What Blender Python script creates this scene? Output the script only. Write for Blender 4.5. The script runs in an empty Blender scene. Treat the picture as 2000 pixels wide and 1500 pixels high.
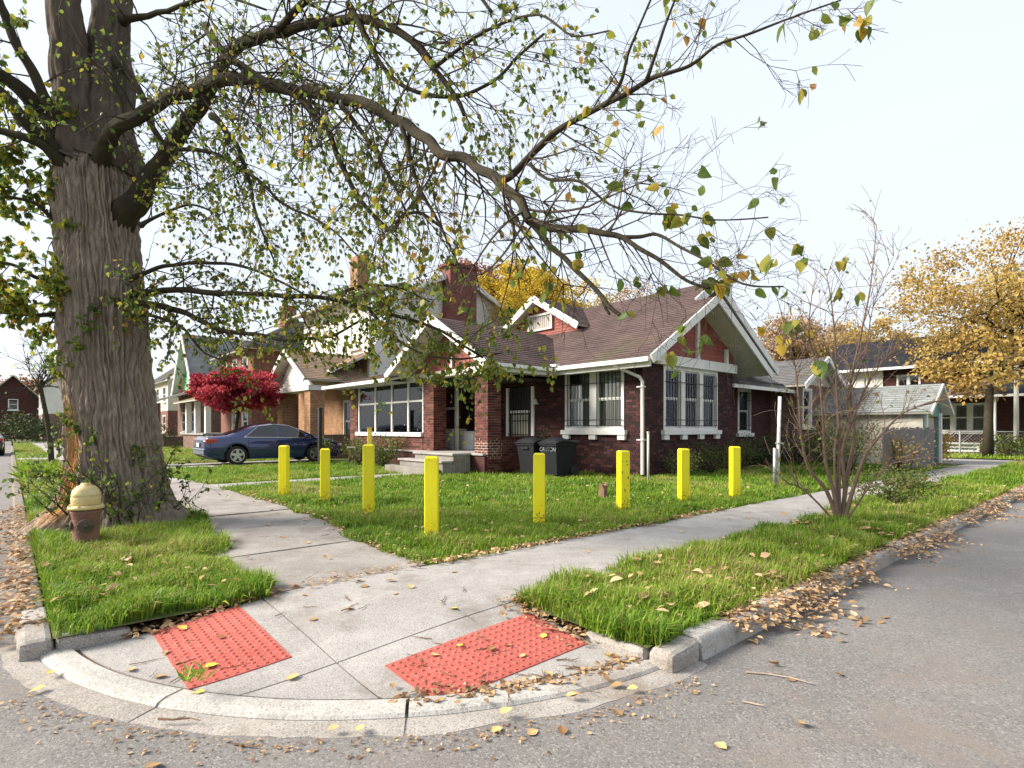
import bpy, math, random
import numpy as np
from mathutils import Vector, Matrix, noise as mnoise
R = math.radians
rnd = random.Random(7)
rng = np.random.default_rng(11)
sc = bpy.context.scene
COL = sc.collection

# ------------------------------------------------------------------ camera, sky, sun, exposure
F = 1107.0; HZ = 838.0; CH = 1.25          # focal length and horizon row in 2000 px units, eye height over the lawn
cam_d = bpy.data.cameras.new("camera"); cam = bpy.data.objects.new("camera", cam_d); COL.objects.link(cam)
cam.location = (0, 0, CH); cam.rotation_euler = (R(90), 0, 0)
cam_d.sensor_width = 36; cam_d.lens = 36*F/2000; cam_d.shift_y = (HZ-750)/2000
cam_d.clip_start = .05; cam_d.clip_end = 5000
sc.camera = cam

SUN_AZ_DIR = Vector((-.97, -.06, 0)).normalized()     # where the sun stands, seen from the corner
SUN_EL = R(33)
world = bpy.data.worlds.new("World"); sc.world = world; world.use_nodes = True
wn = world.node_tree; wn.nodes.clear()
out = wn.nodes.new("ShaderNodeOutputWorld"); bg = wn.nodes.new("ShaderNodeBackground")
sky = wn.nodes.new("ShaderNodeTexSky"); sky.sky_type = 'NISHITA'; sky.sun_disc = False
sky.sun_elevation = SUN_EL; sky.sun_rotation = math.atan2(SUN_AZ_DIR.x, SUN_AZ_DIR.y)
sky.air_density = 1.2; sky.dust_density = 2.5
tc = wn.nodes.new("ShaderNodeTexCoord"); mp = wn.nodes.new("ShaderNodeMapping"); mp.inputs['Scale'].default_value = (1.0, 1.0, 2.6)
nz = wn.nodes.new("ShaderNodeTexNoise"); nz.inputs['Scale'].default_value = 1.6; nz.inputs['Detail'].default_value = 6; nz.inputs['Roughness'].default_value = .5
ramp = wn.nodes.new("ShaderNodeMapRange"); ramp.inputs[1].default_value = .3; ramp.inputs[2].default_value = .7; ramp.inputs[3].default_value = .82; ramp.inputs[4].default_value = .98
mix = wn.nodes.new("ShaderNodeMix"); mix.data_type = 'RGBA'
wn.links.new(tc.outputs['Generated'], mp.inputs['Vector']); wn.links.new(mp.outputs[0], nz.inputs['Vector'])
wn.links.new(nz.outputs['Fac'], ramp.inputs['Value']); wn.links.new(ramp.outputs[0], mix.inputs[0])
wn.links.new(sky.outputs[0], mix.inputs[6]); mix.inputs[7].default_value = (2.42, 2.60, 2.85, 1)   # thin white cloud veil
wn.links.new(mix.outputs[2], bg.inputs['Color']); bg.inputs['Strength'].default_value = .15
wn.links.new(bg.outputs[0], out.inputs['Surface'])
sun_d = bpy.data.lights.new("sun", 'SUN'); sun_d.energy = 3.6; sun_d.angle = R(24); sun_d.color = (1, .93, .82)
sun = bpy.data.objects.new("sun", sun_d); COL.objects.link(sun)
sv = Vector((SUN_AZ_DIR.x*math.cos(SUN_EL), SUN_AZ_DIR.y*math.cos(SUN_EL), math.sin(SUN_EL)))
sun.rotation_euler = sv.to_track_quat('Z', 'Y').to_euler(); sun.location = sv*40
sc.view_settings.view_transform = 'Standard'; sc.view_settings.look = 'None'
sc.view_settings.exposure = 1.38; sc.view_settings.gamma = 1
sc.render.film_transparent = False
sc.cycles.max_bounces = 6; sc.cycles.transparent_max_bounces = 12

# ------------------------------------------------------------------ frames
EA = Vector((1250, 1107, 0)).normalized()      # along the side street, away from the corner  (a)
EB = Vector((-1107, 1250, 0)).normalized()     # along the front street, away from the corner (b)
TH = math.atan2(EA.y, EA.x)
def W(a, b, z=0.): return EA*a + EB*b + Vector((0, 0, z))
def P(px, py, D): return Vector(((px-1000)/F*D, D, CH+(HZ-py)/F*D))
def toab(v): return (v.dot(EA), v.dot(EB))

# ------------------------------------------------------------------ materials
def nodes_of(name):
    m = bpy.data.materials.new(name); m.use_nodes = True
    nt = m.node_tree; return m, nt, nt.nodes, nt.links, nt.nodes['Principled BSDF']
def rgb(c): return (c[0], c[1], c[2], 1)
def mat(name, col, col2=None, rough=.8, nscale=6., bump=0., bscale=40., metal=0., coat=0., spec=.5, detail=5., sx=(1, 1, 1)):
    m, nt, N, L, b = nodes_of(name)
    tc = N.new("ShaderNodeTexCoord"); mp = N.new("ShaderNodeMapping"); mp.inputs['Scale'].default_value = sx
    L.new(tc.outputs['Object'], mp.inputs[0])
    if col2 is None: col2 = tuple(c*.72 for c in col)
    n = N.new("ShaderNodeTexNoise"); n.inputs['Scale'].default_value = nscale; n.inputs['Detail'].default_value = detail
    L.new(mp.outputs[0], n.inputs['Vector'])
    mr = N.new("ShaderNodeMapRange"); mr.inputs[1].default_value = .32; mr.inputs[2].default_value = .68; L.new(n.outputs['Fac'], mr.inputs[0])
    mx = N.new("ShaderNodeMix"); mx.data_type = 'RGBA'; L.new(mr.outputs[0], mx.inputs[0])
    mx.inputs[6].default_value = rgb(col); mx.inputs[7].default_value = rgb(col2); L.new(mx.outputs[2], b.inputs['Base Color'])
    b.inputs['Roughness'].default_value = rough; b.inputs['Metallic'].default_value = metal
    b.inputs['Specular IOR Level'].default_value = spec
    b.inputs['Coat Weight'].default_value = coat; b.inputs['Coat Roughness'].default_value = .05
    if bump:
        n2 = N.new("ShaderNodeTexNoise"); n2.inputs['Scale'].default_value = bscale; n2.inputs['Detail'].default_value = 4; L.new(mp.outputs[0], n2.inputs['Vector'])
        bp = N.new("ShaderNodeBump"); bp.inputs['Strength'].default_value = bump; bp.inputs['Distance'].default_value = .02
        L.new(n2.outputs['Fac'], bp.inputs['Height']); L.new(bp.outputs[0], b.inputs['Normal'])
    return m
def tint_mat(name, stops, rough=.7, transl=0., attr='tint', obj_random=False, nvar=0., bump=0., bscale=60):
    """colour from a per-piece random value (each piece has its own colour)"""
    m, nt, N, L, b = nodes_of(name)
    if obj_random: a = N.new("ShaderNodeObjectInfo"); src = a.outputs['Random']
    else: a = N.new("ShaderNodeAttribute"); a.attribute_name = attr; src = a.outputs['Fac']
    tc = N.new("ShaderNodeTexCoord")
    if nvar:
        n = N.new("ShaderNodeTexNoise"); n.inputs['Scale'].default_value = 9; n.inputs['Detail'].default_value = 6; L.new(tc.outputs['Object'], n.inputs['Vector'])
        ad = N.new("ShaderNodeMath"); ad.operation = 'MULTIPLY_ADD'; ad.inputs[1].default_value = nvar; L.new(n.outputs['Fac'], ad.inputs[0]); L.new(src, ad.inputs[2])
        sb = N.new("ShaderNodeMath"); sb.operation = 'SUBTRACT'; sb.inputs[1].default_value = nvar*.5; L.new(ad.outputs[0], sb.inputs[0]); src = sb.outputs[0]
    cr = N.new("ShaderNodeValToRGB"); el = cr.color_ramp.elements
    el[0].position = stops[0][0]; el[0].color = rgb(stops[0][1]); el[1].position = stops[-1][0]; el[1].color = rgb(stops[-1][1])
    for p, c in stops[1:-1]:
        e = el.new(p); e.color = rgb(c)
    L.new(src, cr.inputs[0]); L.new(cr.outputs[0], b.inputs['Base Color']); b.inputs['Roughness'].default_value = rough
    b.inputs['Specular IOR Level'].default_value = .3
    if bump:
        n2 = N.new("ShaderNodeTexNoise"); n2.inputs['Scale'].default_value = bscale; L.new(tc.outputs['Object'], n2.inputs['Vector'])
        bp = N.new("ShaderNodeBump"); bp.inputs['Strength'].default_value = bump; bp.inputs['Distance'].default_value = .01
        L.new(n2.outputs['Fac'], bp.inputs['Height']); L.new(bp.outputs[0], b.inputs['Normal'])
    if transl:
        t = N.new("ShaderNodeBsdfTranslucent"); L.new(cr.outputs[0], t.inputs['Color'])
        ms = N.new("ShaderNodeMixShader"); ms.inputs[0].default_value = transl
        L.new(b.outputs[0], ms.inputs[1]); L.new(t.outputs[0], ms.inputs[2]); L.new(ms.outputs[0], N['Material Output'].inputs['Surface'])
    return m
def brick_mat(name, cols, mortar, bw=.21, rh=.075, ms=.011, bump=.6, rough=.85):
    m, nt, N, L, b = nodes_of(name)
    tc = N.new("ShaderNodeTexCoord"); sp = N.new("ShaderNodeSeparateXYZ"); L.new(tc.outputs['Object'], sp.inputs[0])
    ad = N.new("ShaderNodeMath"); L.new(sp.outputs[0], ad.inputs[0]); L.new(sp.outputs[1], ad.inputs[1])
    cb = N.new("ShaderNodeCombineXYZ"); L.new(ad.outputs[0], cb.inputs[0]); L.new(sp.outputs[2], cb.inputs[1])
    br = N.new("ShaderNodeTexBrick"); L.new(cb.outputs[0], br.inputs['Vector'])
    br.inputs['Scale'].default_value = 1; br.inputs['Brick Width'].default_value = bw; br.inputs['Row Height'].default_value = rh; br.inputs['Mortar Size'].default_value = ms
    br.inputs['Color1'].default_value = rgb(cols[0]); br.inputs['Color2'].default_value = rgb(cols[1]); br.inputs['Mortar'].default_value = rgb(mortar)
    n = N.new("ShaderNodeTexNoise"); n.inputs['Scale'].default_value = 3; n.inputs['Detail'].default_value = 6; L.new(tc.outputs['Object'], n.inputs['Vector'])
    mx = N.new("ShaderNodeMix"); mx.data_type = 'RGBA'; mx.blend_type = 'MULTIPLY'; mx.inputs[0].default_value = .6
    mr = N.new("ShaderNodeMapRange"); mr.inputs[1].default_value = .3; mr.inputs[2].default_value = .7; mr.inputs[3].default_value = .6; mr.inputs[4].default_value = 1.25
    L.new(n.outputs['Fac'], mr.inputs[0]); L.new(br.outputs['Color'], mx.inputs[6]); L.new(mr.outputs[0], mx.inputs[7]); L.new(mx.outputs[2], b.inputs['Base Color'])
    b.inputs['Roughness'].default_value = rough; b.inputs['Specular IOR Level'].default_value = .25
    bp = N.new("ShaderNodeBump"); bp.invert = True; bp.inputs['Strength'].default_value = bump; bp.inputs['Distance'].default_value = .012
    L.new(br.outputs['Fac'], bp.inputs['Height']); L.new(bp.outputs[0], b.inputs['Normal'])
    return m
def shingle_mat(name, c1, c2, axis, moss=None, tab=.30, rough=.9):
    """asphalt shingles; the courses themselves are modelled, tabs differ in tone"""
    m, nt, N, L, b = nodes_of(name)
    tc = N.new("ShaderNodeTexCoord"); sp = N.new("ShaderNodeSeparateXYZ"); L.new(tc.outputs['Object'], sp.inputs[0])
    cb = N.new("ShaderNodeCombineXYZ"); L.new(sp.outputs[axis], cb.inputs[0]); L.new(sp.outputs[2], cb.inputs[1])
    br = N.new("ShaderNodeTexBrick"); L.new(cb.outputs[0], br.inputs['Vector'])
    br.inputs['Scale'].default_value = 1; br.inputs['Brick Width'].default_value = tab; br.inputs['Row Height'].default_value = .075; br.inputs['Mortar Size'].default_value = .006
    br.inputs['Color1'].default_value = rgb(c1); br.inputs['Color2'].default_value = rgb(c2); br.inputs['Mortar'].default_value = rgb(tuple(x*.55 for x in c2))
    n = N.new("ShaderNodeTexNoise"); n.inputs['Scale'].default_value = 1.1; n.inputs['Detail'].default_value = 7; n.inputs['Roughness'].default_value = .65; L.new(tc.outputs['Object'], n.inputs['Vector'])
    mr = N.new("ShaderNodeMapRange"); mr.inputs[1].default_value = .3; mr.inputs[2].default_value = .7; mr.inputs[3].default_value = .72; mr.inputs[4].default_value = 1.22; L.new(n.outputs['Fac'], mr.inputs[0])
    mx = N.new("ShaderNodeMix"); mx.data_type = 'RGBA'; mx.blend_type = 'MULTIPLY'; mx.inputs[0].default_value = 1
    L.new(br.outputs['Color'], mx.inputs[6]); L.new(mr.outputs[0], mx.inputs[7])
    n2 = N.new("ShaderNodeTexNoise"); n2.inputs['Scale'].default_value = 90; L.new(tc.outputs['Object'], n2.inputs['Vector'])
    bp = N.new("ShaderNodeBump"); bp.inputs['Strength'].default_value = .35; bp.inputs['Distance'].default_value = .01; L.new(n2.outputs['Fac'], bp.inputs['Height']); L.new(bp.outputs[0], b.inputs['Normal'])
    last = mx.outputs[2]
    if moss:
        n3 = N.new("ShaderNodeTexNoise"); n3.inputs['Scale'].default_value = .55; n3.inputs['Detail'].default_value = 5; L.new(tc.outputs['Object'], n3.inputs['Vector'])
        m3 = N.new("ShaderNodeMapRange"); m3.inputs[1].default_value = .56; m3.inputs[2].default_value = .72; m3.inputs[4].default_value = .7; L.new(n3.outputs['Fac'], m3.inputs[0])
        mz = N.new("ShaderNodeMix"); mz.data_type = 'RGBA'; L.new(m3.outputs[0], mz.inputs[0]); L.new(last, mz.inputs[6]); mz.inputs[7].default_value = rgb(moss); last = mz.outputs[2]
    L.new(last, b.inputs['Base Color']); b.inputs['Roughness'].default_value = rough; b.inputs['Specular IOR Level'].default_value = .2
    return m
def ground_mat(name, base, dark, light, speck, spscale, rough=.9, bump=.4, bscale=120, stain=None, big=.7):
    """asphalt / concrete: blotches at three sizes, aggregate specks, stains"""
    m, nt, N, L, b = nodes_of(name)
    tc = N.new("ShaderNodeTexCoord")
    def noise(s, d=6, r=.55):
        n = N.new("ShaderNodeTexNoise"); n.inputs['Scale'].default_value = s; n.inputs['Detail'].default_value = d; n.inputs['Roughness'].default_value = r; L.new(tc.outputs['Object'], n.inputs['Vector']); return n.outputs['Fac']
    def rng_(v, a, c, lo=0, hi=1):
        r = N.new("ShaderNodeMapRange"); r.inputs[1].default_value = a; r.inputs[2].default_value = c; r.inputs[3].default_value = lo; r.inputs[4].default_value = hi; L.new(v, r.inputs[0]); return r.outputs[0]
    def mixc(f, A, B):
        x = N.new("ShaderNodeMix"); x.data_type = 'RGBA'; L.new(f, x.inputs[0])
        for i, q in ((6, A), (7, B)):
            if isinstance(q, tuple): x.inputs[i].default_value = rgb(q)
            else: L.new(q, x.inputs[i])
        return x.outputs[2]
    c = mixc(rng_(noise(big), .35, .65), base, dark)
    c = mixc(rng_(noise(3.1, 8, .65), .48, .72, 0, .8), c, light)
    v = N.new("ShaderNodeTexVoronoi"); v.inputs['Scale'].default_value = spscale; L.new(tc.outputs['Object'], v.inputs['Vector'])
    sepc = N.new("ShaderNodeSeparateColor"); L.new(v.outputs['Color'], sepc.inputs[0])
    c = mixc(rng_(sepc.outputs[0], .72, .95, 0, .75), c, speck)
    c = mixc(rng_(sepc.outputs[1], .72, .95, 0, .6), c, tuple(x*.5 for x in dark))
    if stain: c = mixc(rng_(noise(1.7, 9, .7), .52, .66, 0, .75), c, stain); c = mixc(rng_(noise(5.3, 9, .75), .60, .70, 0, .6), c, stain)
    L.new(c, b.inputs['Base Color']); b.inputs['Roughness'].default_value = rough; b.inputs['Specular IOR Level'].default_value = .25
    bp = N.new("ShaderNodeBump"); bp.inputs['Strength'].default_value = bump; bp.inputs['Distance'].default_value = .01; L.new(noise(bscale, 3), bp.inputs['Height']); L.new(bp.outputs[0], b.inputs['Normal'])
    return m
def glass_mat(name, col=(.02, .025, .03), rough=.04):
    m, nt, N, L, b = nodes_of(name)
    g = N.new("ShaderNodeBsdfGlossy"); g.inputs['Roughness'].default_value = rough; g.inputs['Color'].default_value = (.9, .95, 1, 1)
    t = N.new("ShaderNodeBsdfTransparent"); t.inputs['Color'].default_value = (.78, .8, .8, 1)
    fr = N.new("ShaderNodeFresnel"); fr.inputs['IOR'].default_value = 1.5
    ms = N.new("ShaderNodeMixShader"); L.new(fr.outputs[0], ms.inputs[0]); L.new(t.outputs[0], ms.inputs[1]); L.new(g.outputs[0], ms.inputs[2])
    L.new(ms.outputs[0], N['Material Output'].inputs['Surface'])
    return m

M = {}
M['asphalt'] = ground_mat('asphalt', (.185, .172, .163), (.15, .14, .133), (.225, .208, .195), (.29, .27, .255), 110, bump=.4, bscale=150, stain=(.20, .165, .14), big=.35)
M['concrete'] = ground_mat('concrete', (.34, .318, .30), (.27, .25, .236), (.42, .395, .37), (.42, .40, .38), 160, bump=.25, bscale=90, stain=(.20, .168, .145), big=.9)
M['kerb'] = ground_mat('kerb_concrete', (.42, .40, .37), (.30, .28, .255), (.50, .475, .44), (.5, .48, .45), 140, bump=.3, bscale=60, stain=(.24, .19, .15), big=1.6)
M['gutter'] = ground_mat('gutter_concrete', (.34, .31, .28), (.23, .205, .18), (.42, .39, .36), (.4, .37, .34), 140, bump=.4, bscale=50, stain=(.19, .145, .11), big=2.2)
M['kerb_dirty'] = ground_mat('dirty_kerb', (.21, .18, .15), (.14, .115, .09), (.30, .27, .24), (.3, .27, .24), 140, bump=.5, bscale=40, stain=(.13, .10, .07), big=1.6)
M['dirt'] = ground_mat('dirt', (.10, .075, .05), (.06, .045, .03), (.15, .12, .08), (.2, .17, .12), 60, bump=.8, bscale=30, stain=(.05, .06, .02))
M['turf'] = ground_mat('turf', (.075, .105, .02), (.045, .065, .012), (.12, .15, .035), (.16, .17, .05), 70, bump=1, bscale=40, stain=(.11, .085, .045))
M['worn'] = ground_mat('worn_concrete', (.29, .265, .245), (.215, .19, .17), (.36, .335, .31), (.38, .355, .33), 160, bump=.3, bscale=70, stain=(.15, .12, .10), big=1.3)
M['step'] = ground_mat('step_concrete', (.25, .232, .205), (.19, .175, .155), (.31, .29, .26), (.3, .28, .25), 150, bump=.3, stain=(.15, .13, .10), big=1.5)
M['red_mat'] = ground_mat('tactile_red', (.44, .105, .08), (.38, .08, .06), (.50, .16, .13), (.52, .18, .15), 120, rough=.6, bump=.2, stain=(.33, .07, .05))
M['bark'] = mat('bark', (.155, .120, .092), (.085, .065, .052), nscale=5, bump=.9, bscale=45, rough=.95, spec=.1, sx=(1.6, 1.6, .35))
M['bark_orange'] = mat('bark_stripped', (.42, .20, .055), (.22, .09, .03), nscale=7, bump=.8, bscale=40, rough=.9, spec=.1, sx=(2, 2, .3))
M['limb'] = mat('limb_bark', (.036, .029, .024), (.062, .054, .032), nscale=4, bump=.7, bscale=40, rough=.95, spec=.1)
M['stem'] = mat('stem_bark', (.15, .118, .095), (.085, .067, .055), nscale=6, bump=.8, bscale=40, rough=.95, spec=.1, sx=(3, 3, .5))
M['sapbark'] = mat('sapling_bark', (.20, .135, .10), (.14, .095, .07), nscale=9, rough=.85, spec=.15)
M['twig'] = mat('twig_bark', (.055, .042, .036), (.08, .06, .045), nscale=9, rough=.9, spec=.1)
M['leaf'] = tint_mat('leaf', [(0, (.055, .095, .025)), (.4, (.115, .175, .035)), (.65, (.24, .27, .04)), (.86, (.46, .37, .04)), (1, (.36, .19, .05))], rough=.5, transl=.58)
M['leaf_obj'] = tint_mat('near_leaf', [(0, (.07, .125, .022)), (.45, (.15, .19, .03)), (.72, (.33, .29, .04)), (.9, (.55, .38, .04)), (1, (.28, .14, .04))], rough=.5, transl=.45, obj_random=True)
M['litter'] = tint_mat('fallen_leaves', [(0, (.20, .105, .05)), (.35, (.42, .26, .13)), (.75, (.58, .39, .22)), (1, (.62, .48, .28))], rough=.7, transl=.15)
M['litter_obj'] = tint_mat('fallen_leaf', [(0, (.24, .12, .05)), (.4, (.48, .32, .15)), (.75, (.58, .42, .16)), (1, (.62, .46, .06))], rough=.6, obj_random=True)
M['grass'] = tint_mat('grass', [(0, (.065, .15, .014)), (.35, (.155, .28, .02)), (.7, (.25, .36, .03)), (.92, (.36, .39, .07)), (1, (.42, .33, .15))], rough=.55, transl=.35)
M['autumn'] = tint_mat('autumn_orange', [(0, (.26, .15, .045)), (.4, (.42, .28, .075)), (.75, (.50, .36, .10)), (1, (.34, .35, .10))], transl=.35)
M['yellow_leaf'] = tint_mat('autumn_yellow', [(0, (.30, .22, .03)), (.4, (.55, .38, .03)), (.8, (.62, .47, .05)), (1, (.28, .30, .05))], transl=.35)
M['rust_leaf'] = tint_mat('autumn_rust', [(0, (.17, .055, .03)), (.5, (.31, .12, .05)), (1, (.42, .24, .06))], transl=.35)
M['pink_leaf'] = tint_mat('autumn_pale', [(0, (.30, .19, .12)), (.5, (.42, .28, .16)), (1, (.46, .33, .14))], transl=.35)
M['maple'] = tint_mat('maple_red', [(0, (.17, .015, .028)), (.5, (.38, .035, .055)), (1, (.56, .10, .11))], transl=.4)
M['shrub'] = tint_mat('shrub_leaf', [(0, (.04, .075, .015)), (.5, (.10, .14, .03)), (.8, (.17, .17, .04)), (1, (.24, .10, .04))], transl=.3)
M['evergreen'] = tint_mat('evergreen', [(0, (.02, .035, .012)), (.6, (.05, .075, .022)), (1, (.10, .10, .03))], transl=.2)
M['brick'] = tint_mat('house_brick', [(0, (.018, .007, .007)), (.5, (.041, .012, .012)), (.85, (.062, .019, .017)), (1, (.10, .042, .036))], rough=.8, nvar=.5, bump=.5)
M['mortar'] = mat('mortar', (.045, .027, .024), (.035, .02, .02), nscale=5, rough=.95)
M['pbrick'] = tint_mat('pillar_brick', [(0, (.05, .015, .012)), (.5, (.105, .032, .024)), (1, (.18, .065, .045))], rough=.8, nvar=.5, bump=.5)
M['pmortar'] = mat('pillar_mortar', (.12, .075, .065), (.30, .22, .18), nscale=3, rough=.95)
M['wmortar'] = mat('fresh_mortar', (.55, .42, .35), (.40, .30, .25), nscale=8, rough=.95)
M['white'] = mat('white_paint', (.72, .71, .68), (.60, .58, .54), nscale=3, rough=.6, bump=.1, bscale=30)
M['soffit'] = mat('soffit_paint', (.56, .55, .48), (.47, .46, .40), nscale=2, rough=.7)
M['redshake'] = mat('red_gable_shake', (.30, .085, .062), (.215, .058, .045), nscale=7, rough=.8, bump=.3)
M['shingle_a'] = shingle_mat('brown_shingle', (.120, .082, .074), (.090, .060, .055), 1, moss=(.075, .085, .03))
M['shingle_b'] = shingle_mat('brown_shingle_side', (.120, .082, .074), (.090, .060, .055), 0)
M['shingle_grey'] = shingle_mat('grey_shingle', (.145, .14, .14), (.105, .10, .10), 0)
M['shingle_tan'] = shingle_mat('tan_shingle', (.33, .235, .165), (.27, .19, .13), 0)
M['shingle_dark'] = shingle_mat('dark_shingle', (.028, .030, .042), (.022, .024, .034), 1)
M['shingle_green'] = shingle_mat('green_shingle', (.25, .262, .255), (.20, .21, .203), 1)
M['shingle_greybrown'] = shingle_mat('grey_brown_shingle', (.12, .115, .10), (.09, .085, .078), 1)
M['glass'] = glass_mat('window_glass')
M['iron'] = mat('black_iron', (.012, .012, .014), (.02, .018, .017), rough=.5, nscale=9)
M['curtain'] = mat('curtain', (.50, .48, .40), (.36, .34, .28), nscale=3, rough=.9, sx=(6, 6, .2))
M['curtain_dark'] = mat('dark_curtain', (.035, .03, .035), (.06, .05, .05), nscale=3, rough=.9, sx=(6, 6, .2))
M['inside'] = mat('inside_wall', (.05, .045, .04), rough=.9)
M['screen'] = mat('grey_blind', (.46, .43, .39), (.33, .31, .28), nscale=2, rough=.8, sx=(5, 5, .3))
def worn_paint(name, col, col2, scuff, rough=.42):
    m = mat(name, col, col2, rough=rough, nscale=5, bump=.2, bscale=30, sx=(1, 1, .4)); nt = m.node_tree; N, L = nt.nodes, nt.links; b = N['Principled BSDF']
    src = b.inputs['Base Color'].links[0].from_socket; tc = N.new("ShaderNodeTexCoord"); oi = N.new("ShaderNodeObjectInfo"); va = N.new("ShaderNodeVectorMath"); va.operation = 'ADD'
    L.new(tc.outputs['Object'], va.inputs[0]); L.new(oi.outputs['Location'], va.inputs[1])
    n = N.new("ShaderNodeTexNoise"); n.inputs['Scale'].default_value = 22; n.inputs['Detail'].default_value = 8; n.inputs['Roughness'].default_value = .7; L.new(va.outputs[0], n.inputs['Vector'])
    sp = N.new("ShaderNodeSeparateXYZ"); L.new(tc.outputs['Object'], sp.inputs[0])
    low = N.new("ShaderNodeMapRange"); low.inputs[1].default_value = .28; low.inputs[2].default_value = 0; low.inputs[3].default_value = 0; low.inputs[4].default_value = .16; L.new(sp.outputs[2], low.inputs[0])
    ad = N.new("ShaderNodeMath"); L.new(n.outputs['Fac'], ad.inputs[0]); L.new(low.outputs[0], ad.inputs[1])
    mr = N.new("ShaderNodeMapRange"); mr.inputs[1].default_value = .63; mr.inputs[2].default_value = .72; mr.inputs[4].default_value = .85; L.new(ad.outputs[0], mr.inputs[0])
    mx = N.new("ShaderNodeMix"); mx.data_type = 'RGBA'; L.new(mr.outputs[0], mx.inputs[0]); L.new(src, mx.inputs[6]); mx.inputs[7].default_value = rgb(scuff); L.new(mx.outputs[2], b.inputs['Base Color'])
    return m
M['yellow'] = worn_paint('yellow_paint', (.88, .80, .006), (.82, .66, .006), (.22, .13, .03))
M['yellow_worn'] = mat('pale_yellow_paint', (.80, .66, .10), (.70, .50, .05), nscale=8, rough=.6, bump=.3)
M['rustbody'] = mat('rusty_red_paint', (.22, .10, .07), (.13, .065, .045), nscale=11, rough=.75, bump=.5)
M['rustdark'] = mat('rust_dark', (.10, .07, .05), (.06, .045, .03), nscale=15, rough=.9, bump=.6)
M['bonnet'] = mat('weathered_yellow_paint', (.50, .37, .12), (.58, .48, .27), nscale=9, rough=.65, bump=.3)
M['bin'] = mat('black_plastic', (.009, .010, .012), (.014, .015, .018), rough=.6, spec=.2, nscale=4, bump=.15, bscale=80)
M['binprint'] = mat('grey_print', (.16, .20, .20), rough=.6)
M['bluepaint'] = mat('blue_car_paint', (.009, .021, .095), (.010, .023, .10), rough=.2, coat=1, metal=.35, nscale=1)
M['carglass'] = mat('tinted_glass', (.012, .015, .018), rough=.05, spec=.8)
M['tyre'] = mat('tyre_rubber', (.015, .015, .015), rough=.85)
M['alloy'] = mat('alloy', (.55, .55, .56), rough=.35, metal=.8)
M['chrome'] = mat('chrome', (.75, .75, .76), rough=.15, metal=1)
M['redlamp'] = mat('red_lamp', (.42, .012, .012), rough=.15, coat=1)
M['clearlamp'] = mat('clear_lamp', (.6, .6, .6), rough=.15, coat=1)
M['plate'] = mat('plate', (.7, .72, .75), rough=.5)
M['blackplastic'] = mat('black_trim', (.012, .012, .013), rough=.5)
M['carwhite'] = mat('white_car_paint', (.72, .73, .74), rough=.3, coat=.8)
M['cardark'] = mat('dark_car_paint', (.02, .02, .022), rough=.3, coat=.8)
M['galv'] = mat('galvanised', (.42, .43, .43), (.33, .34, .34), rough=.5, metal=.6, nscale=12)
M['greywood'] = mat('weathered_wood', (.125, .115, .12), (.19, .175, .17), nscale=4, rough=.9, bump=.6, bscale=30, sx=(3, 3, .3))
M['siding'] = mat('white_siding', (.68, .66, .60), (.60, .58, .52), nscale=2, rough=.6)
M['cream'] = mat('cream_siding', (.66, .60, .45), (.58, .52, .40), nscale=2, rough=.65)
M['greensiding'] = mat('green_siding', (.10, .42, .17), (.09, .36, .14), nscale=2, rough=.65)
M['tealpaint'] = mat('teal_paint', (.13, .25, .23), (.10, .19, .17), nscale=5, rough=.7)
M['garagewall'] = mat('faded_garage_wall', (.42, .40, .34), (.30, .285, .24), nscale=3, rough=.8)
M['br_orange'] = brick_mat('orange_brick', ((.36, .17, .065), (.24, .10, .04)), (.30, .23, .16))
M['br_red'] = brick_mat('red_brick', ((.24, .075, .05), (.16, .045, .035)), (.24, .17, .14))
M['br_maroon'] = brick_mat('maroon_brick', ((.078, .021, .019), (.055, .016, .015)), (.08, .048, .042))
M['br_brown'] = brick_mat('brown_brick', ((.20, .11, .075), (.13, .065, .045)), (.22, .17, .14))
M['chimney'] = brick_mat('chimney_brick', ((.20, .055, .045), (.13, .035, .03)), (.20, .12, .10))
M['palestick'] = mat('pale_stick', (.40, .32, .25), (.30, .24, .18), nscale=10, rough=.9)
M['stump'] = mat('stump_wood', (.20, .11, .06), (.12, .07, .04), nscale=10, rough=.9, bump=.5)

# ------------------------------------------------------------------ mesh helpers
ORG = {}
def mesh_obj(name, verts, faces, material, parent=None, smooth=False, tint=None):
    me = bpy.data.meshes.new(name)
    verts = np.asarray(verts, dtype=np.float32)
    if isinstance(faces, np.ndarray):
        n, k = faces.shape
        me.vertices.add(len(verts)); me.vertices.foreach_set('co', verts.ravel())
        me.loops.add(n*k); me.loops.foreach_set('vertex_index', faces.ravel().astype(np.int32))
        me.polygons.add(n); me.polygons.foreach_set('loop_start', np.arange(0, n*k, k, dtype=np.int32)); me.polygons.foreach_set('loop_total', np.full(n, k, dtype=np.int32))
        me.update(calc_edges=True); me.validate()
    else:
        me.from_pydata([tuple(map(float, v)) for v in verts], [], faces); me.update()
    if tint is not None:
        at = me.attributes.new('tint', 'FLOAT', 'POINT'); at.data.foreach_set('value', np.asarray(tint, dtype=np.float32))
    if smooth: me.polygons.foreach_set('use_smooth', np.ones(len(me.polygons), dtype=bool))
    if material is not None: me.materials.append(material)
    o = bpy.data.objects.new(name, me); COL.objects.link(o)
    if parent is not None: o.parent = parent; ORG[o.name] = ORG.get(parent.name, (0, 0, 0))
    return o
def tag(o, label=None, cat=None, group=None, kind=None):
    if label: o['label'] = label
    if cat: o['category'] = cat
    if group: o['group'] = group
    if kind: o['kind'] = kind
    return o
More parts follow.
